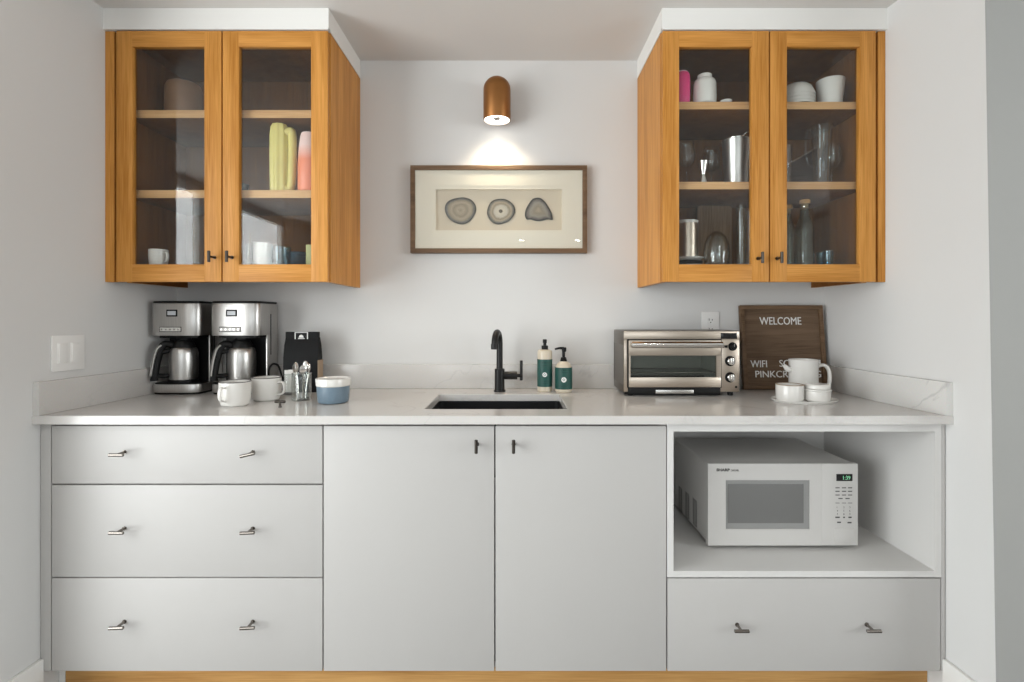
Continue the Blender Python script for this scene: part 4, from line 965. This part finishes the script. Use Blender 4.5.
# inverted bowls
bw = None
for k in range(4):
    lab = ['white bowl at the bottom of the upturned stack', 'white bowl second from the bottom of the upturned stack', 'white bowl third from the bottom of the upturned stack', 'white bowl on top of the upturned stack'][k]
    loc = (1.056, -.285, q1 + .0125 * k)
    if bw is None:
        b = NB(); lathe(b, [(.064, 0), (.0645, .003), (.060, .016), (.052, .034), (.040, .045), (.028, .0475), (0, .0475), (0, .044), (.026, .044), (.038, .0415), (.049, .031), (.057, .014), (.0615, .0005)], seg=48); bw = solo('bowl', b, 'white', lab, 'bowl', loc, 'stacked white bowls'); o = bw
    else: o = bw.copy(); COL.objects.link(o); o['label'] = lab; o.location = loc
b = NB(); h = Z(81, -.285) - q1; lathe(b, [(0, 0), (.034, 0), (.039, .004), (.044, h * .5), (.049, h - .002), (.048, h), (.0455, h - .001), (.041, h * .5), (.036, .01), (0, .008)], seg=48)
solo('cup', b, 'white', 'tall plain white cup beside the upturned bowls on the top shelf', 'cup', (X(829.8, -.285) + .002, -.285, q1))
# middle shelf
b = NB(); h = Z(161.5, -.32) - q2; lathe(b, [(0, .001), (.013, .0), (.0155, 0), (.0155, .002), (.0065, h * .39), (.0068, h * .41), (.0185, h), (.0172, h), (.005, h * .43), (0, h * .42)], seg=36)
solo('jigger', b, 'chrome', 'double-ended steel jigger on the middle shelf', 'jigger', (X(703, -.32), -.32, q2))
t = thing('ice_bucket', 'tall polished steel bucket on the middle shelf beside the jigger', 'bucket', (X(736.5, -.27), -.27, q2))
b = NB(); h = Z(141, -.27) - q2; lathe(b, [(0, 0), (.040, 0), (.043, .003), (.0515, h - .003), (.053, h), (.051, h + .001), (.049, h - .003), (.041, .008), (0, .006)], seg=56); obj('bucket_body', b, 'steelV', t, False)
b = NB(); lathe(b, [(0, h + .0015), (.047, h + .0015), (.0475, h + .004), (.02, h + .010), (0, h + .011)], seg=48); tube(b, spline([(.012, -.02, h + .006), (.026, -.03, h + .022), (.044, -.024, h + .024), (.048, -.01, h + .008)], 6), .004, 10); obj('strainer', b, 'chrome', t, False)
def wineglass(label, loc, h, group):
    b = NB(); lathe(b, [(0, 0), (.030, 0), (.031, .0015), (.008, .005), (.0035, .012), (.0033, h * .40), (.010, h * .45), (.028, h * .55), (.034, h * .70), (.031, h * .88), (.027, h), (.0258, h), (.0298, h * .88), (.0325, h * .70), (.0265, h * .56), (0, h * .47)], seg=36)
    return solo('wine_glass', b, 'glassware', label, 'glass', loc, group)
wineglass('wine glass behind the jigger, at the end of the middle shelf', (X(686.5, -.2), -.2, q2), .196, 'stemmed glasses')
wineglass('wine glass between the jigger and the steel bucket', (X(711.5, -.155), -.155, q2), .185, 'stemmed glasses')
wineglass('wine glass at the right end of the middle shelf', (1.218, -.235, q2), .17, 'stemmed glasses')
t = thing('glass_pitcher', 'clear glass pitcher on the middle shelf above the corked bottles', 'pitcher', (X(821.8, -.28), -.28, q2))
b = NB(); h = Z(126, -.28) - q2; lathe(b, [(0, 0), (.026, 0), (.028, .003), (.032, h * .5), (.0375, h - .002), (.0365, h), (.035, h - .002), (.030, h * .5), (.026, .010), (0, .008)], seg=44); obj('pitcher_body', b, 'glassware', t, False)
b = NB(); p = spline([(-.034, -.004, h - .025), (-.058, -.010, h - .02), (-.068, -.012, h * .62), (-.058, -.010, h * .36), (-.030, -.004, h * .3)], 8); tube(b, p, .0048, 12); obj('handle', b, 'glassware', t, False)
b = tumbler_mesh(.026, .030, .145, .0022); solo('highball_glass', b, 'glassware', 'tall clear glass on the middle shelf beside the dark wedge-shaped rack', 'glass', (X(783.5, -.30), -.30, q2))
b = NB(); ya = -.15; prism(b, [(X(784, ya), q2), (X(817.5, ya), q2), (X(817.5, ya), Z(148, ya)), (X(784, ya), Z(167.5, ya))], ya, -.04, .001, mat=XZ, mi=0)
xa_, xb_ = X(784, ya), X(817.5, ya); prism(b, [(xa_, Z(167.5, ya)), (xb_, Z(148, ya)), (xb_, Z(148, ya) + .006), (xa_, Z(167.5, ya) + .006)], ya - .003, -.039, mat=XZ, mi=1)
solo('napkin_rack', b, ['darkwood', 'board'], 'dark wedge-shaped wooden rack behind the glass pitcher', 'rack', (0, 0, 0))
# bottom
b0 = None
for k in range(3):
    lab = ['white saucer at the bottom of the pile under the metal canister', 'dark saucer in the middle of the pile under the metal canister', 'white saucer on top of the pile under the metal canister'][k]
    b = NB(); lathe(b, [(0, 0), (.036, 0), (.050, .006), (.0545, .0125), (.053, .0135), (.048, .009), (.036, .0045), (0, .0045)], seg=44)
    solo('saucer', b, ['white', 'black', 'white'][k], lab, 'saucer', (X(686.5, -.25) - .008 + .012 , -.26, g0 + .0145 * k), 'saucers under the metal canister')
t = thing('metal_canister', 'brushed metal canister with a white rim standing on saucers', 'canister', (X(686.5, -.25), -.26, g0 + .0338))
b = NB(); r = .039; h = Z(221, -.26) - (g0 + .0338); lathe(b, [(0, 0), (r - .002, 0), (r, .002), (r, h - .012), (0, h - .012)], seg=44); obj('canister_body', b, 'warmsteel', t, False)
b = NB(); lathe(b, [(0, h - .0118), (r + .001, h - .0118), (r + .001, h - .001), (r - .001, h), (0, h)], seg=44); obj('canister_lid', b, 'white', t, False)
b = NB(); prism(b, rrect(X(697, -.1), X(731.5, -.1), g0, ZR[1] - .036, .012), -.105, -.085, .002, mat=XZ)
solo('cutting_board', b, 'board', 'brown wooden cutting board standing at the back of the bottom shelf', 'board', (0, 0, 0))
b = NB(); r = .0475; h = Z(231.5, -.3) - g0
lathe(b, [(r - .007, 0), (r - .004, .02), (r, .05), (r - .003, h * .62), (r - .014, h * .85), (r - .028, h * .96), (.010, h), (0, h), (0, h - .004), (.010, h - .004), (r - .030, h * .96 - .003), (r - .0165, h * .85), (r - .0053, h * .62), (r - .0022, .05), (r - .0062, .02), (r - .009, 0)], seg=44)
solo('stemless_glass', b, 'glassware', 'large upturned stemless glass in front of the cutting board', 'glass', (X(716.5, -.3), -.3, g0))
for u, y, r, vt, lab in ((741.3, -.3, .0175, 205.5, 'tall narrow glass beside the upturned stemless glass'), (751, -.225, .022, 209, 'tall narrow glass half hidden by the door frame near the cork bottles')):
    b = tumbler_mesh(r * .95, r, Z(vt, y) - g0, .002); solo('tall_glass', b, 'glassware', lab, 'glass', (X(u, y), y, g0), 'tall narrow glasses')
def corked(label, loc, r, h):
    t = thing('glass_bottle', label, 'bottle', loc, None, 'corked glass bottles')
    b = NB(); lathe(b, [(0, .004), (r - .004, 0), (r, .004), (r, h * .56), (r - .003, h * .64), (r - .014, h * .76), (.015, h * .82), (.0148, h * .91), (.0165, h * .915), (.0165, h * .94), (.0130, h * .94), (.0128, h * .82), (r - .016, h * .755), (r - .0055, h * .63), (r - .0025, h * .55), (r - .0025, .008), (0, .010)], seg=40); obj('bottle_body', b, 'bottle', t, False)
    b = NB(); cyl(b, (0, 0, h * .87), .0123, h * .075, seg=24); cyl(b, (0, 0, h * .942), .0185, h * .058, seg=24, bev=.002); obj('cork', b, 'cork', t, False)
    return t
h = Z(200, -.3) - g0
bt = corked('corked glass bottle in clear view on the bottom shelf above the letter board', (X(804.7, -.3), -.3, g0), .032, h)
dup(bt, (X(787.5, -.205), -.205, g0), 'corked glass bottle behind the door frame, left of the one in clear view', 'corked glass bottles')
sg = None
for k, (u, y, lab) in enumerate(((828, -.3, 'small bluish shot glass nearer the wall on the bottom shelf'), (821.5, -.245, 'small bluish shot glass next to the corked bottle'))):
    if sg is None: sg = solo('shot_glass', tumbler_mesh(.0165, .019, .064), 'glassblue', lab, 'glass', (X(u, y), y, g0), 'small blue glasses')
    else: o = sg.copy(); COL.objects.link(o); o['label'] = lab; o.location = (X(u, y), y, g0)

# ------------------------------------------------------------------ light
W = bpy.data.worlds.new('sky'); SC.world = W; W.use_nodes = True
bg = W.node_tree.nodes['Background']; bg.inputs['Color'].default_value = (.86, .93, 1, 1); bg.inputs['Strength'].default_value = 2.5
def area(name, loc, rot, sx, sy, e, col):
    l = bpy.data.lights.new(name, 'AREA'); l.shape = 'RECTANGLE'; l.size = sx; l.size_y = sy; l.energy = e; l.color = col
    o = bpy.data.objects.new(name, l); COL.objects.link(o); o.location = loc; o.rotation_euler = rot; return o
# daylight from the left window; front and right lamps are added fill (outside panes)
area('daylight_left_window', (RL - .09, (WY0 + WY1) / 2, (WZ0 + WZ1) / 2), (0, -PI / 2, 0), WZ1 - WZ0, WY1 - WY0, 164, (.985, .985, .98))
area('fill_light_front', ((VX0 + VX1) / 2, RB - .12, (VZ0 + VZ1) / 2), (PI / 2, 0, 0), VX1 - VX0, VZ1 - VZ0, 10, (1, .985, .96))
area('fill_light_right', (RR + .12, (UY0 + UY1) / 2, (UZ0 + UZ1) / 2), (0, PI / 2, 0), UZ1 - UZ0, UY1 - UY0, 66, (.98, .99, 1))
# the sconce's beam
l = bpy.data.lights.new('sconce_beam', 'SPOT'); l.energy = 13; l.color = (1, .84, .62); l.spot_size = math.radians(128); l.spot_blend = 1.0; l.shadow_soft_size = .04
o = bpy.data.objects.new('sconce_beam', l); COL.objects.link(o); o.location = (sx, -.085, sb - .004)
# recessed ceiling lights of the room behind the camera
for x_, y_ in ((-1.0, -2.2), (1.1, -2.2), (.086, -5.24), (.875, -5.24)):
    b = NB(); lathe(b, [(.052, 0), (.065, 0), (.066, -.006), (.055, -.008), (.050, -.001), (0, -.0012)], seg=32)
    o = struct('ceiling_downlight', b, 'lampin'); o.location = (x_, y_, CEIL); o['kind'] = 'structure'
    area('downlight_beam', (x_, y_, CEIL - .012), (0, 0, 0), .06, .06, 2.0, (1, .93, .83))

# ------------------------------------------------------------------ camera and colour management
cam = bpy.data.cameras.new('camera'); cam.sensor_fit = 'HORIZONTAL'; cam.sensor_width = 36; cam.lens = FPX / 1024 * 36
cam.shift_x = (512 - U0) / 1024; cam.shift_y = (V0 - 341) / 1024
co = bpy.data.objects.new('camera', cam); COL.objects.link(co); co.location = (0, -CAM_D, CAM_H); co.rotation_euler = (PI / 2, 0, 0)
SC.camera = co
vs = SC.view_settings; vs.view_transform = 'Standard'; vs.look = 'None'; vs.gamma = 1; vs.use_curve_mapping = False; vs.exposure = -.11
SC.cycles.use_denoising = True
SC.cycles.max_bounces = 14; SC.cycles.diffuse_bounces = 6; SC.cycles.glossy_bounces = 6; SC.cycles.transparent_max_bounces = 24
SC.cycles.sample_clamp_indirect = 8
